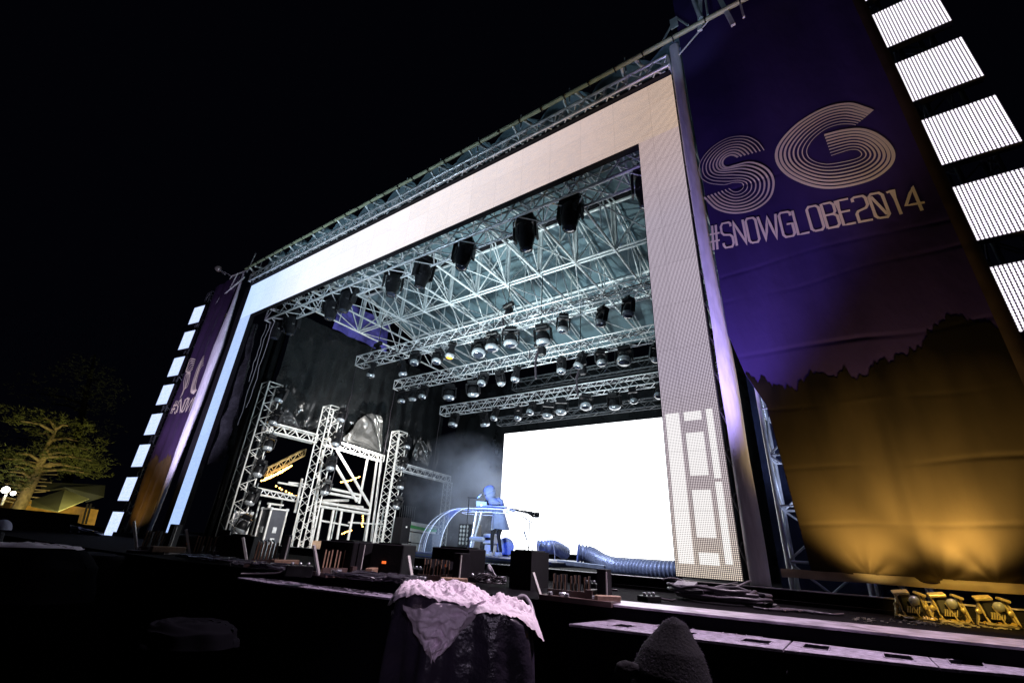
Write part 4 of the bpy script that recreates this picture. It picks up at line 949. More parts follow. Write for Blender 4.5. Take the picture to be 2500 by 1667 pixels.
GL = {'#': [[(.25, 0), (.45, 1)], [(.6, 0), (.8, 1)], [(0, .35), (.95, .35)], [(.1, .65), (1.05, .65)]],
 'S': [[(1, .82), (1, .95), (.85, 1), (.2, 1), (0, .88), (0, .62), (.2, .52), (.8, .48), (1, .38), (1, .12), (.8, 0), (.15, 0), (0, .1), (0, .2)]],
 'N': [[(0, 0), (0, 1), (1, 0), (1, 1)]], 'O': [[(.2, 0), (0, .1), (0, .9), (.2, 1), (.8, 1), (1, .9), (1, .1), (.8, 0), (.2, 0)]],
 'W': [[(0, 1), (.22, 0), (.5, .95), (.78, 0), (1, 1)]], 'G': [[(1, .82), (1, .95), (.82, 1), (.18, 1), (0, .9), (0, .1), (.18, 0), (.82, 0), (1, .1), (1, .5), (.5, .5)]],
 'L': [[(0, 1), (0, 0), (1, 0)]], 'B': [[(0, 0), (0, 1), (.75, 1), (.95, .9), (.95, .62), (.75, .52), (0, .52)], [(.75, .52), (1, .42), (1, .1), (.8, 0), (0, 0)]],
 'E': [[(1, 1), (0, 1), (0, 0), (1, 0)], [(0, .52), (.85, .52)]], '2': [[(0, .82), (0, .95), (.2, 1), (.85, 1), (1, .9), (1, .62), (.8, .5), (.15, .42), (0, .32), (0, 0), (1, 0)]],
 '0': [[(.2, 0), (0, .1), (0, .9), (.2, 1), (.8, 1), (1, .9), (1, .1), (.8, 0), (.2, 0)], [(.15, .9), (.85, .1)]], '1': [[(.1, .95), (.65, 1), (.65, 0)]], '4': [[(.8, 0), (.8, 1), (0, .3), (1.15, .3)]]}
base0, base1 = wpx(330, 1480), wpx(1590, 1240); top0, top1 = wpx(300, 1340), wpx(1560, 1090)
txt = '#SNOWGLOBE2014'; wd = [1.0, .9, .9, .85, 1.5, .9, .85, .9, .9, .85, .9, .9, .7, 1.0]; gap = .24; tot = sum(wd) + gap * (len(txt) - 1)
xx = 0
for ch, w_ in zip(txt, wd):
    for st_ in GL[ch]:
        pts = []
        for (gx, gy) in st_:
            s = (xx + gx * w_) / tot; lo = base0.lerp(base1, s); hi = lo + (Vector((0, 0, 1)) * ((top0 - base0).z * (1 - s) + (top1 - base1).z * s))
            pts.append(onban(lo.lerp(hi, gy)))
        # densify
        dp = []
        for a, b_ in zip(pts, pts[1:]): dp += [a.lerp(b_, k / 3) for k in range(3)]
        gold.ribbon(dp + [pts[-1]], .027, (0, -1, 0))
    xx += w_ + gap
gold.build('printed_lettering', BGOLD, ban, BO)
truss('delay_tower', 'grey truss tower standing beside the right LED column behind the banner edge', 'truss tower', (7.45, .35, -.3), (7.45, .35, 4.2), X * .60, Y * .5, .5, .022, .012, ALU, 'stage towers', style='X')
truss('delay_tower', 'slimmer grey truss tower showing past the cut banner edge', 'truss tower', (8.0, .75, -.3), (8.0, .75, 3.4), X * .4, Y * .4, .6, .022, .014, ALU, 'stage towers', style='X')
tag(MB().grid(lambda u, v: Vector((6.95 + 2.6 * u, 1.15 + .04 * math.sin(u * 30), -.3 + 9.6 * v)), 40, 12).build('backing_cloth', mat('navy_cloth', (.03, .04, .10), .6, 0, noise_amt=.2, bump=.2)), 'dark navy cloth hung behind the right truss towers', 'cloth')

# sleeves (fabric wrapped corner posts)
def sleeve(name, label, pts, r, flat=.5):
    t = thing(name, label, 'post cover', pts[0]); 
    def fn(u, v):
        k = v * (len(pts) - 1); i = min(int(k), len(pts) - 2); c = Vector(pts[i]).lerp(Vector(pts[i + 1]), k - i)
        rr = r[i] + (r[i + 1] - r[i]) * (k - i); a = u * 2 * math.pi
        w2 = 1 + .12 * nz(math.cos(a) * 2, math.sin(a) * 2, v * 9)
        return c + Vector((rr * w2 * math.cos(a), rr * w2 * flat * math.sin(a), 0))
    MB().grid(fn, 24, 60).build('fabric', SLEEVE, t, pts[0]); MB().tube(Vector(pts[0]), Vector(pts[-1]), .02).build('pole', STEEL, t, pts[0]); return t
sleeve('post_sleeve', 'pale lilac fabric sleeve over the corner post right of the LED column', [(6.91, -.08, -.02), (6.90, -.08, 2.5), (6.86, -.08, 5.2), (6.86, -.08, 8.0)], [.09, .085, .075, .075])
sleeve('post_sleeve', 'loose pale lilac fabric bulging round the far left corner post', [(-7.62, -.08, -.12), (-7.52, -.08, 1.5), (-7.42, -.08, 3.6), (-7.40, -.08, 5.4), (-7.45, -.08, 6.9), (-7.52, -.08, 8.25)], [.10, .13, .20, .22, .10, .04])
b = MB()
for i in range(16): b.path([(6.80, -.03, .35 + i * .46), (6.77, -.06, .30 + i * .46), (6.80, -.09, .22 + i * .46), (6.82, -.05, .14 + i * .46)], .008)
tag(b.build('cable_ties', CABLE), 'small black cable loops along the gap between LED column and lilac sleeve', 'cable ties')

# ------------------------------------------------------------------ far left banner
LBY = -.14
lb = thing('festival_banner', 'narrow far left banner, brownish purple, its lettering half hidden by the sleeve', 'banner', (-8.5, LBY, -.2)); LO = (-8.5, LBY, -.2)
BAN2 = mat('far_banner_vinyl', (.055, .03, .085), .5, 0, noise_amt=.2, nscale=1.2, bump=.4, bscale=2.5); BT2 = mat('far_banner_trees', (.10, .065, .03), .5, 0, noise_amt=.2)
def lx(x, z, off=0): return Vector((x, LBY + .05 * nz(x * 2, z * .6) + .02 * math.sin(x * 12) - off, z))
MB().grid(lambda u, v: lx(-9.3 + 1.75 * u, -.1 + 8.2 * v), 40, 100).build('vinyl', BAN2, lb, LO)
def lt2(u, v):
    x = -9.3 + 1.75 * u; zt = 1.95 + .3 * nz(x * 2.2, 1) + .12 * nz(x * 14, 2); return lx(x, -.1 + (zt + .1) * v, .004)
MB().grid(lt2, 80, 20).build('printed_trees', BT2, lb, LO)
MB().box((-8.4, LBY - .03, -.13), (1.8, .03, .08)).build('bottom_hem', mat('banner_hem', (.45, .36, .25)), lb, LO)
gl = MB()
def l2(u, v): p = P(*zK(u, v), 'y', LBY); return Vector((p.x, 0, p.z))
def onl(p): return lx(p.x, p.z, .012)
def stripes2(outer, inner, n, w0, w1):
    o_ = smooth(outer); i_ = smooth(inner)
    for k in range(n):
        s = k / (n - 1); gl.ribbon([onl(a.lerp(b_, s)) for a, b_ in zip(o_, i_)], w0 + (w1 - w0) * s, (0, -1, 0))
stripes2([l2(*a) for a in [(1155, 672), (1130, 668), (1108, 700), (1098, 740), (1115, 745), (1125, 770), (1110, 830), (1085, 850)]], [l2(*a) for a in [(1140, 730), (1130, 725), (1122, 735), (1115, 740), (1100, 755), (1085, 790), (1075, 850), (1058, 895)]], 6, .03, .04)
stripes2([l2(*a) for a in [(1210, 650), (1175, 690), (1140, 780), (1125, 850), (1140, 870)]], [l2(*a) for a in [(1200, 700), (1180, 730), (1160, 790), (1150, 840), (1155, 850)]], 5, .04, .03)
xx = 0
la, lb_ = l2(1003, 990), l2(1120, 970)
for ch, w_ in zip('#SNOW', [1, .9, .9, .9, 1.4]):
    for st_ in GL[ch]:
        pts = [onl(la.lerp(lb_, (xx + gx * w_) / 5.9) + Vector((0, 0, .42 * gy))) for gx, gy in st_]
        gl.ribbon(pts, .05, (0, -1, 0))
    xx += w_ + .2
gl.build('printed_lettering', BGOLD, lb, LO)
b = MB()
for i in range(7): b.tube((-9.25 + .0, .15, -.2 + i * 1.1), (-8.2, .15, .4 + i * 1.1), .02, 6)
t = thing('wing_mast', 'thin scaffold bracing glimpsed along the far left banner edge', 'scaffold', (-9.2, .15, -1.5)); b.tube((-9.25, .15, -1.5), (-9.25, .15, 8), .03); b.build('bracing', STEEL, t, (-9.2, .15, -1.5))
sb_ = MB().lathe([(.12 * math.sin(math.pi * k / 10), -.12 * math.cos(math.pi * k / 10)) for k in range(11)], 16, Matrix.Translation(P(502, 617, 'y', -.3)))
tag(sb_.build('globe_lamp', mat('globe_glass', (.35, .3, .3), .15, .3)), 'round glass globe on the far top corner of the stage', 'globe lamp')

# ------------------------------------------------------------------ apron clutter
def fz(q, z=FL): return P(q[0], q[1], 'z', z)
# monitor boxes (top centre px, bottom px)
def pbox(label, q, depth, h=None):
    """q = near-left base, near-right base pixels on the apron; h from pixel height"""
    a = fz(q[0]); b_ = fz(q[1]); d = (b_ - a); n_ = Vector((-d.y, d.x, 0)).normalized()
    t = thing('floor_box', label, 'box', (a + b_) / 2 + n_ * depth / 2, 'black boxes along the stage front'); O = t.location
    ht = h; c = (a + b_) / 2 + n_ * depth / 2; rot = Matrix.Rotation(math.atan2(d.y, d.x), 3, 'Z')
    MB().box((c.x, c.y, FL + ht / 2), (d.length, depth, ht), rot, bev=.008).build('cabinet', BLKM, t, O)
    MB().box((c.x, c.y, FL + ht + .006), (d.length * .7, depth * .7, .012), rot).build('lid', BLK, t, O)
    if random.random() < 2:
        cc2 = (a.lerp(b_, .45)) - n_ * .004; MB().box((cc2.x, cc2.y, FL + ht * .45), (.035, .01, .02), rot).build('indicator', ORANGE if label.find('orange') >= 0 else BLK, t, O)
    return t
def dpx(z_, pts): return [z_(*p) for p in pts]
def cbox(label, ql, qc, qr, h):
    a, c, b_ = fz(ql), fz(qc), fz(qr); e = a + b_ - c; t = thing('floor_box', label, 'box', (a + b_) / 2, 'black boxes along the stage front'); O = t.location
    up = Vector((0, 0, h)); q = [a, c, b_, e]
    MB().add(q + [p + up for p in q], [(3, 2, 1, 0), (4, 5, 6, 7), (0, 1, 5, 4), (1, 2, 6, 5), (2, 3, 7, 6), (3, 0, 4, 7)]).build('cabinet', BLKM, t, O)
    m = (a + b_) / 2; MB().add([m + (p - m) * .8 + up * k for k in (1.001, 1.04) for p in q], [(4, 5, 6, 7), (0, 1, 5, 4), (1, 2, 6, 5), (2, 3, 7, 6), (3, 0, 4, 7)]).build('lid', BLK, t, O)
cbox('near square black box on the stage front, lilac light on its side', zI(1535, 1490), zI(1770, 1530), zI(1965, 1490), .28)
pbox('wide black box in front of the booth with an orange indicator', dpx(zI, [(655, 1400), (1075, 1440)]), .35, .27)
pbox('black box left of the riser with an orange indicator', dpx(zO, [(1290, 560), (1700, 590)]), .35, .27)
pbox('wide black box in front of the scaffold', dpx(zO, [(610, 520), (1050, 560)]), .4, .27)
pbox('dark box in front of the first white tower', dpx(zF, [(95, 1470), (330, 1480)]), .4, .26)
pbox('far black box in front of the far LED column with an orange indicator', dpx(zL, [(1060, 290), (1350, 300)]), .5, .20)
# racks of upright slats with a leaning white stick and a wood block
def rack(label, q0, q1, nf, hgt, stick=True, block=True, sc=1.0):
    a = fz(q0); b_ = fz(q1); d = b_ - a; L = d.length; rz = math.atan2(d.y, d.x)
    t = thing('slat_rack', label, 'wooden rack', a, 'slatted wooden racks along the stage front', (0, 0, rz))
    MB().box((L / 2, .06, .015), (L * 1.05, .26 * sc, .03)).box((L * .35, .03, .045), (L * .62, .02, .04)).box((L * .68, .08, .05), (L * .10, .2 * sc, .06)).build('base_board', DWOOD, t)
    for i in range(nf):
        x = L * (.05 + .6 * (i + .5 + (.5 if i >= nf * .35 else 0) + (.5 if i >= nf * .7 else 0)) / (nf + 1)); mb_ = MB().box((x, .10, .03 + hgt / 2), (.009 * sc, .045 * sc, hgt * (1 - .12 * (i % 3 == 1)))); mb_.box((x, .10 - .024 * sc, .03 + hgt / 2), (.009 * sc, .004, hgt * (1 - .12 * (i % 3 == 1))), mi=1); mb_.build('slat', [BLKM, WOOD], t)  # pale front strip stands in for light on the slat edge
    MB().box((L * .84, .10, .03 + hgt * .72), (L * .14, .14 * sc, hgt * 1.35), bev=.003).build('tall_board', BLKM, t)
    MB().tube((L * .92, .03, .03), (L * .92, .03, .03 + hgt * 1.3), .007 * sc).build('edge_strip', WHITEM, t)
    if stick: MB().box((-.06, .02, .10 * sc), (.014 * sc, .03, .20 * sc), Matrix.Rotation(-.42, 3, 'Y')).build('stick', WHITEM, t)
    if block: MB().box((L * 1.02, -.10, .055), (.20 * sc, .05 * sc, .035 * sc), Matrix.Rotation(.75, 3, 'Z'), bev=.004).build('wood_block', WOOD, t)
    for i in range(7):
        c = Vector((L * (.1 + .8 * random.random()), -.03 + .05 * random.random(), .04)); MB().box(c, (.026, .03, .026), Matrix.Rotation(i, 3, 'Z'), bev=.006).build('clip', SHELL, t)
    return t
rack('slatted rack nearest the camera with a pale wood block at its end', zH(400, 690), zH(1270, 790), 9, .125, sc=.8)
rack('slatted rack between the booth and the wide black box with a stamped wood block', zI(480, 1440), zI(1000, 1500), 8, .15, sc=1.0)
rack('slatted rack in front of the scaffold with a reddish wood block', zO(700, 560), zO(1250, 560), 7, .17, sc=1.2)
rack('slatted rack left of the scaffold racks beside curved silver hooks', zL(1900, 480), zL(2330, 500), 6, .19, sc=1.3)
rack('slatted rack in front of the first white tower', zL(1240, 390), zL(1650, 400), 6, .2, sc=1.5)
rack('farthest slatted rack by the far lilac sleeve', zL(600, 320), zL(1000, 340), 5, .22, sc=1.8)
# cables on the apron
def cable(label, pts, r, m=CABLE, name='cable'):
    t = tag(MB().path(smooth([Vector(p) for p in pts], 8), r, 6).build(name, m), label, 'cable'); return t
cable('grey cable arching over the stage edge left of the coil', [P(*zH(1920, 440), 'y', -.5), P(*zH(2050, 425), 'y', -.55), P(*zH(2190, 460), 'y', -.7), P(*zH(2290, 540), 'y', -.9), P(*zH(2325, 600), 'y', -1.0)], .010, CABLEG)
cable('thin grey cable looping up from the coil to the LED column', [P(*zQ(925, 205), 'y', -1.0), P(*zQ(950, 175), 'y', -.8), P(*zQ(1010, 145), 'y', -.5), P(*zQ(1045, 130), 'y', -.2)], .008, CABLEG)
cable('thin straight cable running to the coil', [P(*zQ(800, 190), 'z', FL + .03), P(*zQ(880, 160), 'y', -.6), P(*zQ(980, 140), 'y', -.3)], .006, CABLEG)
# big coil
cc0 = fz(zQ(880, 235)); t = thing('cable_coil', 'heap of thick coiled cable on the apron in front of the right LED column', 'cable coil', cc0)
b = MB(); rr = random.Random(5)
for k in range(9):
    r0 = .16 + .03 * rr.random() + .015 * k % .05; cx_, cy_ = rr.uniform(-.05, .05), rr.uniform(-.04, .04); z0 = .015 + .014 * k
    b.path([Vector((cx_ + (r0 * 1.55 + .05 * nz(k, i * .3)) * math.cos(i / 24 * 2 * math.pi + k), cy_ + r0 * .95 * math.sin(i / 24 * 2 * math.pi + k), z0 * .7 + .02 * nz(i * .4, k) + .01)) for i in range(24)], .013, 6)
b.build('loops', mat('coil_rubber', (.10, .085, .11), .4), t)
b = MB().box((-.22, -.02, .11), (.16, .14, .012), Matrix.Rotation(.2, 3, 'X')).build('label_plate', mat('glossy_plate', (.3, .27, .33), .2), t)
# straggling cables to the right of the coil
for k in range(4):
    u0 = 1060 + k * 70; pts = [fz(zQ(u0 + i * 55, 268 + k * 6 + 5 * math.sin(i * 1.7 + k) + i * 4)) + Vector((0, 0, .012)) for i in range(5)]
    cable('dark cable lying along the apron edge right of the coil, %s' % ['uppermost strand', 'second strand', 'third strand', 'strand nearest the lip'][k], pts, .008, mat('strand_rubber', (.12, .10, .13), .35))
# cable heap by the near box and pale cloth
p0 = fz(zI(1330, 1480)); t = thing('cable_heap', 'tangle of thin cables left of the near square box', 'cable heap', p0); b = MB(); rr = random.Random(9)
for k in range(14):
    b.path([Vector((.13 * math.cos(i * .7 + k) * (1 - .03 * i) + .04 * rr.uniform(-1, 1), .09 * math.sin(i * .7 + k) + .02 * rr.uniform(-1, 1), .03 + .03 * abs(nz(i, k)) + .06 * rr.random() * (k % 3 == 0))) for i in range(10)], .005, 5)
b.build('strands', CABLE, t)
pts = [P(*zI(1320, 1300), 'y', -1.2), P(*zI(1380, 1400), 'y', -1.2), P(*zI(1500, 1400), 'y', -1.2), P(*zI(1240, 1440), 'y', -1.2)]
tag(MB().grid(lambda u, v: P(*zI(1235 + 270 * u, 1445 - (150 * math.exp(-((u - .30) / .20) ** 2) + 55 + 20 * u) * v), 'y', -1.45 + .15 * u + .07 * nz(u * 5, v * 5)) , 20, 14).build('pale_cloth', mat('white_cloth', (.7, .7, .78), .7, 0, bump=.3, noise_amt=.1), solid=.004), 'crumpled white cloth standing up among the cables left of the near box', 'cloth')
for k, (z_, a, w2) in enumerate(((zO, (250, 490), .32), (zO, (1270, 610), .34), (zO, (1650, 640), .25), (zL, (1430, 420), .35), (zL, (1750, 470), .35), (zI, (300, 1430), .25))):
    p0 = fz(z_(*a)); t = thing('cable_heap', 'shiny heap of cables on the stage front, %s' % ['under the reddish wood block', 'left of the box with the orange indicator', 'right below the box beside the riser', 'in front of the first white tower', 'below the tower box', 'left of the wide box before the booth'][k], 'cable heap', p0, 'cable heaps')
    b = MB(); rr = random.Random(20 + k)
    for j in range(9):
        b.path([Vector((w2 * math.cos(i * .8 + j) * (.6 + .4 * rr.random()), w2 * .5 * math.sin(i * .8 + j * 2), .02 + .03 * rr.random())) for i in range(9)], .009, 5)
    b.build('strands', mat('wet_cable', (.06, .055, .07), .15), t)
# curved silver hooks
b = MB(); p0 = fz(zL(1990, 400)); t = thing('hook_rail', 'row of curved silver hooks by the first white tower', 'hook rail', p0)
for i in range(5):
    a = fz(zL(1990 + i * 45, 405)) - p0; b.path([a, a + Vector((0, 0, .17)), a + Vector((-.03, 0, .21)), a + Vector((-.08, 0, .22))], .012, 6)
b.build('hook', SHELL, t)
cable('grey hose arching up behind the snow heap', [PD(1180, 1395, 2.9), PD(1192, 1372, 2.9), PD(1207, 1371, 2.9), PD(1219, 1390, 2.85), PD(1226, 1420, 2.8), PD(1228, 1440, 2.75)], .012, CABLEG, 'hose')

# amber flood lamps at the right
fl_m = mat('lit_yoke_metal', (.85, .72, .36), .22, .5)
lampc = [(985, 470, 760), (1560, 490, 790), (2060, 560, 830)]
for i, (u, vt, vb) in enumerate([(1090, 700, 0), (1520, 740, 0), (2060, 780, 0)]):
    c = P(*zM(u, 860 + i * 40), 'z', FL); 
    t = thing('floor_flood', 'amber lit floor flood lamp with a ribbed back, %s of three' % ['left', 'middle', 'right'][i], 'flood lamp', c, 'amber floor floods', (0, 0, R(10))); t.scale = (.78,) * 3
    pxm = .0022
    w_ = .125
    MB().box((0, 0, .115), (w_ * 1.3, .10, .15), Matrix.Rotation(-.3, 3, 'X'), bev=.02).build('housing', BLK, t)
    b = MB()
    for k in range(6): b.box((-.04 + k * .016, -.065, .085), (.007, .02, .055), Matrix.Rotation(.25, 3, 'Y'))
    b.build('cooling_fin', fl_m, t)
    for sg in (-1, 1):
        MB().box((sg * .105, -.0, .10), (.013, .028, .20), Matrix.Rotation(-.25 * sg, 3, 'Y')).lathe([(0, .0), (.022, .0), (.022, .02), (0, .02)], 10, Matrix.Translation((sg * .105, -.01, .11)) @ Matrix.Rotation(R(90), 4, 'X')).build('yoke', fl_m, t)
    gf = lambda u, v, i=i: Vector((-.12 + .24 * u + .02 * nz(v * 4, i), -.10 + .09 * v, .012 + .035 * abs(nz(u * 7, v * 5, i)) + .03 * abs(nz(u * 15, v * 9, i + 3))))
    MB().grid(gf, 26, 12).build('crumpled_gel', mat('gold_foil', (.55, .40, .12), .25, .4), t)
    MB().tube((-.10, -.02, .205), (-.06, -.05, .02), .010, 8).tube((.11, .0, .19), (.13, -.04, .02), .010, 8).tube((-.02, -.07, .16), (.03, -.08, .03), .007, 8).build('stand', fl_m, t)
    MB().lathe([(.0, -.05), (.035, -.05), (.04, 0), (.03, .04), (0, .045)], 14, Matrix.Translation((.02, -.075, .155)) @ Matrix.Rotation(R(70), 4, 'X')).build('lamp_barrel', SHELL, t)
    MB().box((-.055, -.03, .215), (.12, .07, .022), Matrix.Rotation(.3, 3, 'X') @ Matrix.Rotation(-.15, 3, 'Y'), bev=.004).build('barn_door', fl_m, t)
    MB().box((.085, -.02, .21), (.08, .06, .022), Matrix.Rotation(.35, 3, 'Y'), bev=.004).build('barn_door', fl_m, t)
    b = MB(); rr = random.Random(i)
    for j in range(5): b.path([Vector((.13 * math.cos(k * .9 + j), -.05 + .06 * math.sin(k * .9 + j), .012 + .012 * rr.random())) for k in range(8)], .008, 5)
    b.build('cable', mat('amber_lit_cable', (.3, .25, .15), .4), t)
for k, (z_, a, dx_, dz_, lab) in enumerate(((zH, (1000, 560), .12, .05, 'right of the nearest slatted rack'), (zQ, (560, 232), .16, .04, 'between nearest rack and cable coil'), (zI, (1130, 1440), .12, .05, 'left of the near square box'), (zO, (1900, 560), .16, .07, 'before the booth box'), (zO, (400, 560), .2, .08, 'by the reddish wood block'), (zQ, (1130, 262), .14, .035, 'right of the cable coil'))):
    c = fz(z_(*a)); t = thing('junction_box', 'small dark junction box with plugs, %s' % lab, 'junction box', c, 'small junction boxes', (0, 0, .2 + k))
    MB().box((0, 0, dz_ / 2), (dx_, dx_ * .6, dz_), bev=.006).build('body', BLK, t)
    for j in range(3): MB().lathe([(0, 0), (.012, 0), (.012, .02), (0, .022)], 10, Matrix.Translation((-dx_ * .3 + j * dx_ * .3, 0, dz_))).build('plug', SHELL, t)
    MB().path([(dx_ * .4, 0, dz_ * .5), (dx_ * .8, .03, .02), (dx_ * 1.3, -.03, .01), (dx_ * 2.0, .02, .01)], .008, 6).build('lead', CABLE, t)
# small dry leaves / grit on the lip
b = MB(); rr = random.Random(2)
for k in range(120):
    s = rr.random(); p = P(*zM(380 + 1900 * s, 850 + 90 * s + rr.uniform(-20, 30)), 'z', FL + .006); b.box(p, (.02 * rr.random() + .006, .012, .006), Matrix.Rotation(rr.random() * 3, 3, 'Z'))
tag(b.build('grit', mat('snow_grit', (.4, .36, .3), .8)), 'scattered grit and ice crumbs behind the metal stage lip', 'grit', kind='stuff')

# ------------------------------------------------------------------ perforated plates in front
ZP = -.20
def plate(label, corners, holes, z=ZP, m=PANELM):
    """corners: far-left, near-left, near-right, far-right px; holes in (u0,v0,u1,v1)"""
    fl_, nl, nr, fr_ = [P(*c, 'z', z) for c in corners]
    us = sorted(set([0, 1] + [h[0] for h in holes] + [h[2] for h in holes])); vs_ = sorted(set([0, 1] + [h[1] for h in holes] + [h[3] for h in holes]))
    t = thing('barrier_plate', label, 'barrier plate', (fl_ + nr) / 2 + Vector((0, 0, 0)), 'perforated plates before the stage'); O = t.location
    b = MB()
    def pt(u, v): return fl_.lerp(fr_, u).lerp(nl.lerp(nr, u), v)
    for u0, u1 in zip(us, us[1:]):
        for v0, v1 in zip(vs_, vs_[1:]):
            cu, cv = (u0 + u1) / 2, (v0 + v1) / 2
            if any(h[0] < cu < h[2] and h[1] < cv < h[3] for h in holes): continue
            b.add([pt(u0, v1), pt(u1, v1), pt(u1, v0), pt(u0, v0)], [(0, 1, 2, 3)])
    b.build('plate', m, t, O, solid=.012, weld=True)
    for h in holes:
        e = MB()
        for (a, c) in (((h[0], h[1]), (h[2], h[1])), ((h[0], h[3]), (h[2], h[3])), ((h[0], h[1]), (h[0], h[3])), ((h[2], h[1]), (h[2], h[3]))): e.tube(pt(*a) + Vector((0, 0, .006)), pt(*c) + Vector((0, 0, .006)), .004, 5)
        e.build('slot_rim', m, t, O)
    dz = Vector((0, 0, -.10)); MB().add([fl_ + dz, nl + dz, nr + dz, fr_ + dz], [(0, 1, 2, 3)]).add([nl - Vector((0, 0, .01)), nr - Vector((0, 0, .01)), nr + Vector((0, 0, -1.3)), nl + Vector((0, 0, -1.3))], [(0, 3, 2, 1)]).build('support', CONC, t, O)
    return t
H1 = [(.22, .55, .34, .8), (.36, .18, .44, .36), (.50, .18, .58, .36), (.62, .58, .76, .82), (.30, .05, .30001, .06)][:4]
plate('left perforated plate of the near right row, under the dark hood', [zQ(400, 320), zQ(175, 343), zQ(1198, 467), zQ(1258, 404)], [(.15, .5, .26, .78), (.30, .16, .38, .34), (.42, .16, .50, .34), (.47, .56, .58, .80), (.66, .16, .73, .34), (.78, .16, .86, .34), (.80, .56, .93, .82)])
plate('middle perforated plate of the near right row', [zQ(1268, 407), zQ(1206, 469), zQ(1945, 553), zQ(1865, 474)], [(.10, .45, .30, .75), (.32, .12, .46, .32), (.52, .12, .66, .32), (.68, .5, .88, .8)])
plate('right perforated plate running out of the photo', [zQ(1876, 478), zQ(1952, 555), zQ(2700, 625), zQ(2700, 530)], [(.10, .45, .32, .75), (.26, .12, .40, .3), (.5, .12, .62, .3)])
zP4 = ZM(500, 1280, 2.613)
plate('left row perforated plate half hidden by the snow heap', [zO(0, 588), zO(0, 645), zO(1620, 850), zO(1660, 790)], [(.06 + .22 * i + dx, .2 + .35 * dy, .06 + .22 * i + dx + .06, .35 + .35 * dy) for i in range(4) for dx, dy in ((0, 0), (.09, 0), (.02, 1), (.11, 1))], ZP)
plate('small far perforated plate at the left', [(546, 1327), (548, 1328), zO(-5, 645), zO(-5, 588)], [(.5, .3, .6, .6)], ZP)

# ------------------------------------------------------------------ snow heap on a tarp
HD = 2.45
hcen = PD(1065, 1480, HD); rgt = Vector((RX.x, RX.y, 0)).normalized(); fwd = Vector((-RX.y, RX.x, 0)).normalized()   # away from camera
heap = thing('covered_gear', 'dark tarpaulin draped over gear with a heap of pinkish snow on top', 'covered gear', Vector((hcen.x, hcen.y, -1.5)))
HO = Vector((hcen.x, hcen.y, -1.5))
ztopc = PD(1040, 1362, HD).z
sx_ = (PD(1262, 1480, HD) - PD(872, 1480, HD)).length / 2
def heapz(u, v):   # u,v in -1..1 around centre
    r = (abs(u) ** 3 + abs(v) ** 3) ** (1 / 3)
    tilt = -.055 * u - .02 * abs(u + .1)
    base = ztopc - .02 + tilt
    drop = 0 if r < .72 else (r - .72) ** 1.5 * 1.4
    return base - drop, r
def tarpf(uu, vv):
    a = uu * 2 * math.pi; v = vv
    rr_ = v * 1.0 if v < .7 else .7 + (v - .7) * .5
    cu, cv = math.cos(a), math.sin(a); sq_ = 1 / max(abs(cu) ** 3 + abs(cv) ** 3, 1e-6) ** (1 / 3)
    fold = (.10 * math.sin(a * 6 + 3 * nz(v * 3, cu * 2, cv * 2)) + .14 * nz(cu * 3, cv * 3, v * 2) + .05 * math.sin(a * 15 + 5 * nz(v * 2, cv * 2))) * max(0, v - .5) * 1.6
    u = cu * sq_ * (rr_ + fold) ; w_ = cv * sq_ * (rr_ + fold)
    z, r = heapz(u, w_)
    if v > .7: z = heapz(cu * sq_ * .7, cv * sq_ * .7)[0] - (v - .7) ** 1.25 * 4.2
    z += .012 * nz(u * 6, w_ * 6)
    return Vector((hcen.x, hcen.y, 0)) + rgt * (u * sx_ * 1.06) + fwd * (w_ * sx_ * .8) + Zv * z
MB().grid(tarpf, 160, 90).build('tarpaulin', TARP, heap, HO, weld=False)
def snowf(uu, vv):
    a = uu * 2 * math.pi; cu, cv = math.cos(a), math.sin(a); sq_ = 1 / (abs(cu) ** 2.3 + abs(cv) ** 2.3) ** (1 / 2.3)
    edge = .93 + .10 * nz(cu * 2.5, cv * 2.5, 7) + .05 * nz(cu * 8, cv * 8, 3) - .20 * max(0, -cv) ** 1.5; edge = min(edge, .87)
    r = vv * edge; u = cu * sq_ * r; w_ = cv * sq_ * r
    z, _ = heapz(u, w_); th = .040 * (1 - vv ** 6) + .045 * nz(u * 2.6, w_ * 2.6, 2) * (1 - vv ** 4) - .045 * abs(nz(u * 5.5, w_ * 5.5)) * (1 - vv ** 5) - .03 * abs(nz(u * 11, w_ * 11, 4)) * (1 - vv ** 5) + .008 * nz(u * 30, w_ * 30)
    return Vector((hcen.x, hcen.y, 0)) + rgt * (u * sx_ * 1.10) + fwd * (w_ * sx_ * .8) + Zv * (z + th + .006)
MB().grid(snowf, 220, 110).build('snow_cap', SNOW, heap, HO)
def tongue(u, v):
    # patch that has slid down the near side
    L = Vector((933, 1405)).lerp(Vector((990, 1518)), v) if False else None
    xl_ = 925 + 62 * v ** 1.1 + 8 * nz(v * 5, 2); xr_ = max(xl_ + 16, 1118 - 118 * v ** 1.4 + 12 * nz(v * 4, 8)); yy = 1388 + 130 * v + 14 * nz(u * 3, 1) - 10 * (u > .8)
    p = PD(xl_ + (xr_ - xl_) * u, yy, HD - .22 - .04 * math.sin(u * math.pi) + .05 * v)
    edge = min(1, 6 * min(u, 1 - u, 1 - v + .02))
    return p - fwd * (edge * (.045 - .06 * abs(nz(u * 3.2, v * 4, 3)) - .022 * abs(nz(u * 8, v * 9)))) + Zv * .01 * nz(u * 9, v * 9, 2)
MB().grid(tongue, 50, 50).build('snow_slab', SNOW, heap, HO)

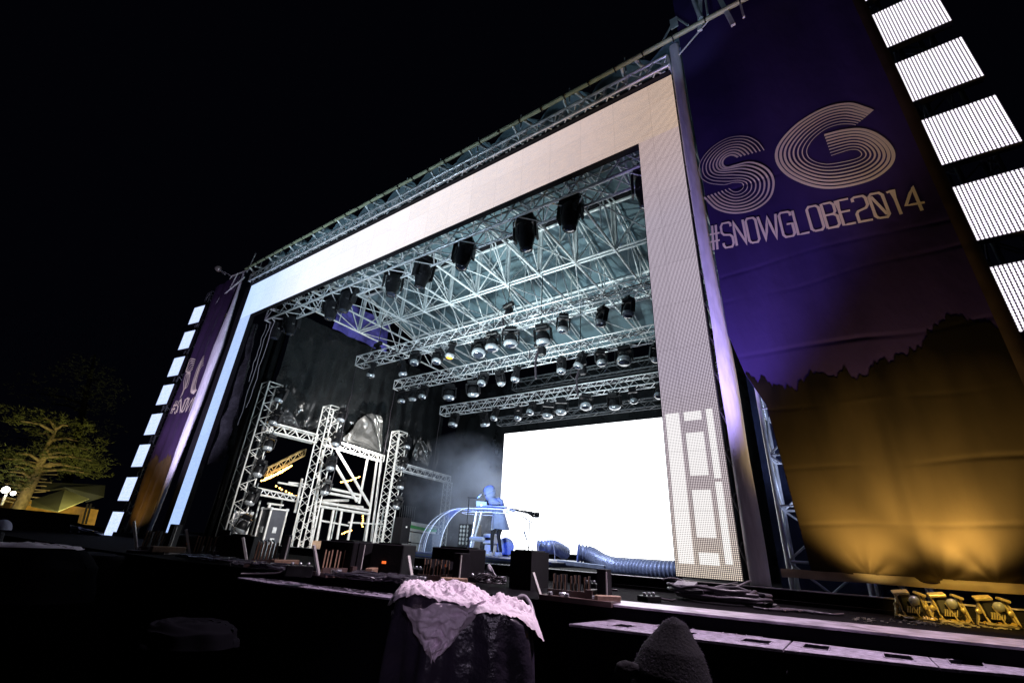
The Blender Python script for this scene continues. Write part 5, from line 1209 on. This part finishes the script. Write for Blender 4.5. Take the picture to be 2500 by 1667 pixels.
# foreground hooded head
hp = PD(1525, 1560, 1.75); fp = thing('person', 'person in a dark fuzzy peaked hood in the near foreground, seen from behind', 'person', Vector((hp.x, hp.y, -1.5))); FO = Vector((hp.x, hp.y, -1.5))
hz_ = hp.z
body = [(0, 0, -1.5 + .95), (0, 0, -1.5 + 1.25), (0, 0, hz_ - .28), (0, 0, hz_ - .16), (0, 0, hz_ - .03), (-.18, 0, hz_ - .32), (-.24, 0, hz_ - .62), (-.2, .08, hz_ - .85), (.18, 0, hz_ - .32), (.24, 0, hz_ - .62), (.2, .08, hz_ - .85), (-.1, 0, -1.05), (-.1, 0, -1.42), (.1, 0, -1.05), (.1, 0, -1.42)]
body = [Vector((hp.x, hp.y, 0)) + rgt * q[0] + fwd * q[1] + Zv * q[2] for q in body]
skinned('body', body, [(0, 1), (1, 2), (2, 3), (3, 4), (2, 5), (5, 6), (6, 7), (2, 8), (8, 9), (9, 10), (0, 11), (11, 12), (0, 13), (13, 14)], [.15, .15, .13, .06, .09, .08, .06, .045, .08, .06, .045, .09, .06, .09, .06], mat('dark_jacket', (.02, .018, .025), .8), fp, 0, 2, FO)
pk = PD(1548, 1417, 1.75); lft = PD(1452, 1545, 1.75); rgtp = PD(1632, 1566, 1.75)
outl = [(1550, 1416), (1576, 1432), (1612, 1500), (1630, 1566), (1640, 1640)]; outr = [(1546, 1416), (1524, 1427), (1478, 1482), (1455, 1530), (1448, 1640)]
def hoodf(u, v):
    k = v * 4; i = min(int(k), 3); f = k - i
    rr_ = Vector(outl[i]).lerp(Vector(outl[i + 1]), f); ll = Vector(outr[i]).lerp(Vector(outr[i + 1]), f)
    A = PD(ll.x, ll.y, 1.75); B = PD(rr_.x, rr_.y, 1.75); c = (A + B) / 2; h = (B - A) / 2; a = u * 2 * math.pi
    p = c + h * math.cos(a) + fwd * (h.length * 1.05 * math.sin(a))
    return p + (p - c) * (.05 * nz(p.x * 7, p.y * 7, p.z * 7) + .003 * nz(p.x * 50, p.y * 50, p.z * 50))
MB().grid(hoodf, 64, 50).build('hood', FABH, fp, FO)
fz_ = MB(); rr = random.Random(4)
for k in range(2600):
    u = rr.random(); v = rr.random() ** .8; p = hoodf(u, v); c = hoodf(u + .5 if u < .5 else u - .5, v); n_ = (p - c).normalized() + Vector([rr.uniform(-.7, .7) for _ in range(3)]); L_ = rr.uniform(.002, .006)
    s2 = n_.orthogonal().normalized() * .0006; fz_.add([p - s2, p + s2, p + n_ * L_], [(0, 1, 2)])
fz_.build('fuzz', mat('hood_fuzz', (.05, .042, .07), .9), fp, FO)
bl = PD(1442, 1537, 1.72); fpm = MB()
def flap(u, v):
    t_ = v * math.pi; a = u * 2 * math.pi; d = rgt * (.040 * math.sin(t_) * math.cos(a)) + fwd * (.02 * math.sin(t_) * math.sin(a)) + Zv * (.022 * math.cos(t_)); return bl + d * (1 + .2 * nz(d.x * 60, d.y * 60, d.z * 60))
fpm.grid(flap, 20, 14).build('hood_flap', FABH, fp, FO)

# left foreground: dark covered shapes
def lump(name, label, uv, D, wpx_, hpx_, m, snow=False, cat='covered gear'):
    c = PD(uv[0], uv[1], D); w_ = wpx_ * K / FPX * D / 2; h_ = hpx_ * K / FPX * D
    t = thing(name, label, cat, Vector((c.x, c.y, -1.5))); O = Vector((c.x, c.y, -1.5))
    def fn(u, v):
        a = u * 2 * math.pi; r = min(1, v * 1.4) ** .7 if v < .7 else 1 + .1 * (v - .7); z = c.z if v < .05 else c.z - h_ * max(0, (v - .35)) ** 1.6 * 2.2
        r *= 1 + .15 * nz(math.cos(a) * 1.7, math.sin(a) * 1.7, v * 2); return Vector((c.x, c.y, 0)) + rgt * (w_ * r * math.cos(a)) + fwd * (w_ * .6 * r * math.sin(a)) + Zv * (z + .02 * nz(u * 8, v * 8))
    MB().grid(fn, 60, 40).build('cover', m, t, O)
    if snow: MB().grid(lambda u, v: fn(u, v * .42) + Zv * (.012 + .02 * (1 - v) + .012 * nz(u * 9, v * 9)), 50, 14).build('snow_cap', SNOW, t, O)
    return t
lump('covered_gear', 'dark covered equipment at the left edge with a streak of snow on it', (75, 1256), 6.5, 200, 60, CONC, True)
lump('covered_gear', 'long dark covered stack with a faint lilac top edge behind the snowy one', (250, 1272), 7.5, 200, 200, BLKM)
lump('covered_gear', 'barely lit rumpled dark shape low left of the snow heap', (445, 1425), 4.2, 150, 30, CONC)
hpL = PD(2, 1212, 9.0); t = thing('person', 'person at the left edge with only a pale cap and shoulder showing', 'person', Vector((hpL.x, hpL.y, -1.5))); O = Vector((hpL.x, hpL.y, -1.5))
bd = [(0, 0, -.55), (0, 0, -.2), (0, 0, hpL.z - .3), (0, 0, hpL.z - .17), (0, 0, hpL.z - .02), (.17, 0, hpL.z - .32), (.3, -.05, hpL.z - .5), (-.17, 0, hpL.z - .32), (-.25, 0, hpL.z - .6), (.1, 0, -1.0), (.1, 0, -1.45), (-.1, 0, -1.0), (-.1, 0, -1.45)]
bd = [Vector((hpL.x, hpL.y, 0)) + rgt * q[0] + fwd * q[1] + Zv * q[2] for q in bd]
skinned('body', bd, [(0, 1), (1, 2), (2, 3), (3, 4), (2, 5), (5, 6), (2, 7), (7, 8), (0, 9), (9, 10), (0, 11), (11, 12)], [.15, .15, .14, .06, .09, .08, .06, .08, .06, .09, .06, .09, .06], mat('slate_jacket', (.012, .012, .02), .8), t, 0, 2, O)
MB().lathe([(.105 * math.cos(k / 8 * math.pi / 2), .12 * math.sin(k / 8 * math.pi / 2)) for k in range(9)], 18, Matrix.Translation((hpL.x, hpL.y, hpL.z - .02))).build('cap', mat('pale_cap', (.3, .3, .42), .7), t, O)
# pale covers at far left of apron
p0 = P(*zJ(690, 450), 'z', FL + .02); tag(MB().grid(lambda u, v: P(*zJ(520 + 240 * u, 395 + 60 * u + 70 * v), 'y', -1.0 + .2 * u + .2 * nz(u * 6, v * 6)), 30, 14).build('silver_cover', mat('silver_cover', (.5, .5, .6), .35, .3, bump=.6, bscale=9), solid=.006), 'crumpled silvery cover beside the lowest far LED tile', 'cover')
dk = MB(); 
# ------------------------------------------------------------------ background: pines, tent, building, lamp
XB = -26.0
def bgp(q, x=XB): return P(*zK(*q), 'x', x)
def pine(label, base, topq, pads, m_needle, seedv, x, bright=1):
    rr = random.Random(seedv); b0 = P(*zK(*base), 'x', x); t0 = P(*zK(*topq), 'x', x); t = thing('pine_tree', label, 'pine tree', (b0.x, b0.y, -1.5)); O = Vector((b0.x, b0.y, -1.5))
    ax_ = (t0 - b0); low = Vector((b0.x, b0.y, -1.5))
    r0 = .27
    b = MB().path([low, b0, b0 + ax_ * .35 + Vector((0, .05, 0)), b0 + ax_ * .7, t0], [r0 * 1.1, r0, r0 * .8, r0 * .5, .05], 12)
    lv = MB()
    for (u, v, w_, h_, den) in pads:
        c = P(*zK(u, v), 'x', x + rr.uniform(-.8, .8)); s = w_ / 2.4123 / FPX * (c - CP).length; hh = .72 * h_ / 2.4123 / FPX * (c - CP).length
        k = min(.98, max(.05, (c.z - b0.z - .2) / max(.1, ax_.z))); tp = b0 + ax_ * k
        b.path([tp, tp.lerp(c, .5) + Zv * .15, c], [.09, .06, .03], 5)
        for j in range(int(den * 210)):
            while True:
                d = Vector([rr.uniform(-1, 1) for _ in range(3)])
                if d.length < 1: break
            e = c + Vector((d.x * s * .8, d.y * s, d.z * hh + .25 * hh * nz(d.x * 3, d.y * 3, c.z)))
            if nz(e.x * 1.6, e.y * 1.6, e.z * 1.6) < -.12: continue
            for q_ in range(3):
                n_ = Vector([rr.uniform(-1, 1), rr.uniform(-1, 1), rr.uniform(-.2, 1)]).normalized() * rr.uniform(.10, .22); w2 = n_.orthogonal().normalized() * .016
                lv.add([e - w2, e + w2, e + n_], [(0, 1, 2)])
    for j in range(12):   # dead stubs on the trunk
        k = .04 + .045 * j; tp = b0 + ax_ * k
        for sg in (-1, 1): b.tube(tp, tp + Vector((0, sg * rr.uniform(.5, .9), rr.uniform(.0, .15))), .035, 5)
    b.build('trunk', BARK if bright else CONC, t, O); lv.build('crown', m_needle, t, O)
pine('pine tree lit yellow green with a pale trunk at the left', (110, 1540), (335, 1070), [(250, 1010, 170, 32, 1.6), (400, 1060, 100, 30, 1), (120, 1030, 70, 26, .7), (230, 1105, 80, 24, .7), (460, 1150, 120, 45, 1.4), (330, 1190, 90, 40, .8), (520, 1200, 80, 30, .8), (430, 1230, 140, 50, 1.6), (540, 1265, 110, 35, 1.1), (90, 1220, 130, 32, 1.2), (20, 1250, 90, 35, .9), (360, 1290, 130, 45, 1.2), (480, 1310, 110, 40, 1.1), (520, 1340, 80, 28, .7), (60, 1330, 110, 60, 1.2), (30, 1400, 90, 40, .9), (230, 1340, 80, 50, .6)], NEEDLE, 11, XB)
pine('taller dim pine tree hardly lit behind the yellow green one', (360, 1540), (560, 640), [(540, 700, 90, 50, .6), (480, 750, 110, 40, .6), (600, 800, 110, 50, .8), (450, 840, 200, 60, .8), (230, 870, 110, 50, .5), (560, 880, 100, 40, .6), (530, 950, 100, 45, .7), (300, 930, 150, 50, .5), (560, 1070, 110, 60, .6), (100, 1130, 90, 40, .3)], mat('dim_pine_needles', (.035, .045, .022), .8), 5, XB - 5, 0)  # needles and trunk darkened in colour to look unlit
tentt = thing('tent', 'olive lit peaked tent roof behind the dark container', 'tent', bgp((420, 1560), -22)); TO = bgp((420, 1560), -22)
def J(q, x): return P(*zJ(*q), 'x', x)
a, b_, c, d, e = J((235, 215), -22), J((480, 137), -22.5), J((660, 205), -21.5), J((430, 300), -20), J((230, 260), -21)
m_ = MB().add([a, b_, c, d, e], [(0, 1, 3, 4), (1, 2, 3)]); m_.build('canopy', TENT, tentt, TO, solid=.03)
m_ = MB().add([J((300, 80), -27), J((780, 105), -27), J((770, 190), -26), J((640, 230), -26), J((480, 120), -26), J((310, 150), -26)], [(0, 1, 2, 3, 4, 5)]); m_.build('rear_canopy', mat('rear_canvas', (.05, .055, .04), .8), tentt, TO, solid=.03)
bw = thing('ochre_building', 'low ochre lit wall behind the tent', 'building', bgp((420, 1600), -28)); BW = bgp((420, 1600), -28)
p_ = [J((0, 200), -28), J((330, 225), -28), J((730, 285), -28), J((700, 400), -28), J((0, 330), -28)]
MB().add(p_ + [v + Vector((-.4, 0, 0)) for v in p_], [(0, 1, 2, 3, 4), (9, 8, 7, 6, 5), (0, 5, 6, 1), (1, 6, 7, 2), (2, 7, 8, 3)]).build('wall', OWALL, bw, BW)
m_ = MB(); 
for u in (640, 665): m_.tube(J((u + 10, 240), -24), J((u - 30, 390), -24), .05)
m_.tube(J((640, 270), -24), J((700, 270), -24), .03); tag(m_.build('stage_ladder', BLKM), 'thin black ladder silhouette before the ochre wall', 'ladder')
ct_ = thing('container', 'long black container wall low at the left', 'container', J((300, 400), -14)); q = [J((-60, 262), -14), J((590, 322), -14), J((575, 380), -14), J((700, 420), -14), J((700, 560), -14), J((-60, 560), -14)]
MB().add(q + [v + Vector((-1.5, 0, 0)) for v in q], [(0, 1, 2, 3, 4, 5), (0, 6, 7, 1), (1, 7, 8, 2), (2, 8, 9, 3)]).build('body', CONC, ct_, J((300, 400), -14))
sl = thing('street_lamp', 'bright white street lamp at the left edge', 'street lamp', J((10, 260), -24)); SO = J((10, 260), -24)
MB().tube(J((12, 250), -24), J((45, 170), -24), .05).build('pole', WHITEM, sl, SO)
pl_ = J((42, 138), -24); MB().lathe([(.14 * math.sin(math.pi * k / 8), -.14 * math.cos(math.pi * k / 8)) for k in range(9)], 12, Matrix.Translation(pl_)).build('globe', WBULB, sl, SO)
for a_ in range(3): MB().lathe([(.09 * math.sin(math.pi * k / 6), -.09 * math.cos(math.pi * k / 6)) for k in range(7)], 10, Matrix.Translation(pl_ + Vector((.1, .28 * (a_ - 1), -.12 + .1 * (a_ == 1))))).build('lamp_head', WBULB, sl, SO)
o = spot('park_flood', (-17, -3.0, .5), (-26, -8.0, 4.5), 1500, (1, .85, .30), 110, .6, .3)
pm = bgp((200, 1400)); o.location = (pm.x + 8, pm.y + 1, .3); o.rotation_euler = (Vector((pm.x, pm.y, 4)) - o.location).to_track_quat('-Z', 'Y').to_euler()

# warm string lights seen through the wing
def strl(label, a, b_, n, sag=.1, x=-8.6, r=.03):
    t = thing('string_lights', label, 'string lights', tP(a, x), 'warm string lights'); O = tP(a, x); A = tP(a, x); B = tP(b_, x)
    pts = [A.lerp(B, i / n) - Zv * (sag * 4 * (i / n) * (1 - i / n)) for i in range(n + 1)]
    MB().path(pts, .008, 5).build('wire', CABLE, t, O); bb = MB()
    for p in pts: bb.lathe([(r * math.sin(math.pi * k / 5), -r * math.cos(math.pi * k / 5)) for k in range(6)], 8, Matrix.Translation(p + Vector((0, random.uniform(-.03, .03), -.03))))
    bb.build('bulb', BULB, t, O)
strl('dense row of warm bulbs rising between the first two towers', (440, 850), (665, 735), 24, .05)
strl('second warm row just under the dense one', (460, 830), (650, 742), 14, .03)
strl('warm bulbs below the middle wing platform', (545, 890), (745, 985), 8, .02)
strl('warm bulbs rising right of the middle tower', (1040, 860), (1185, 820), 14, .05)
strl('short column of warm bulbs by the scaffold post', (1215, 1120), (1205, 1200), 5, 0)
strl('warm bulbs low behind the railing', (1050, 1255), (1120, 1230), 5, 0)
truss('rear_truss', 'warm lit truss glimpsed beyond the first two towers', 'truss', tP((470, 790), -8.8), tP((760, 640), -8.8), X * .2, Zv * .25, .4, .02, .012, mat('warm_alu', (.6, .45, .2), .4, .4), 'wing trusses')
spot('warm_backlot_light', (-9.6, 3.2, .2), (-8.6, 3.8, 2.4), 60, (1, .6, .15), 120, .6, .1)
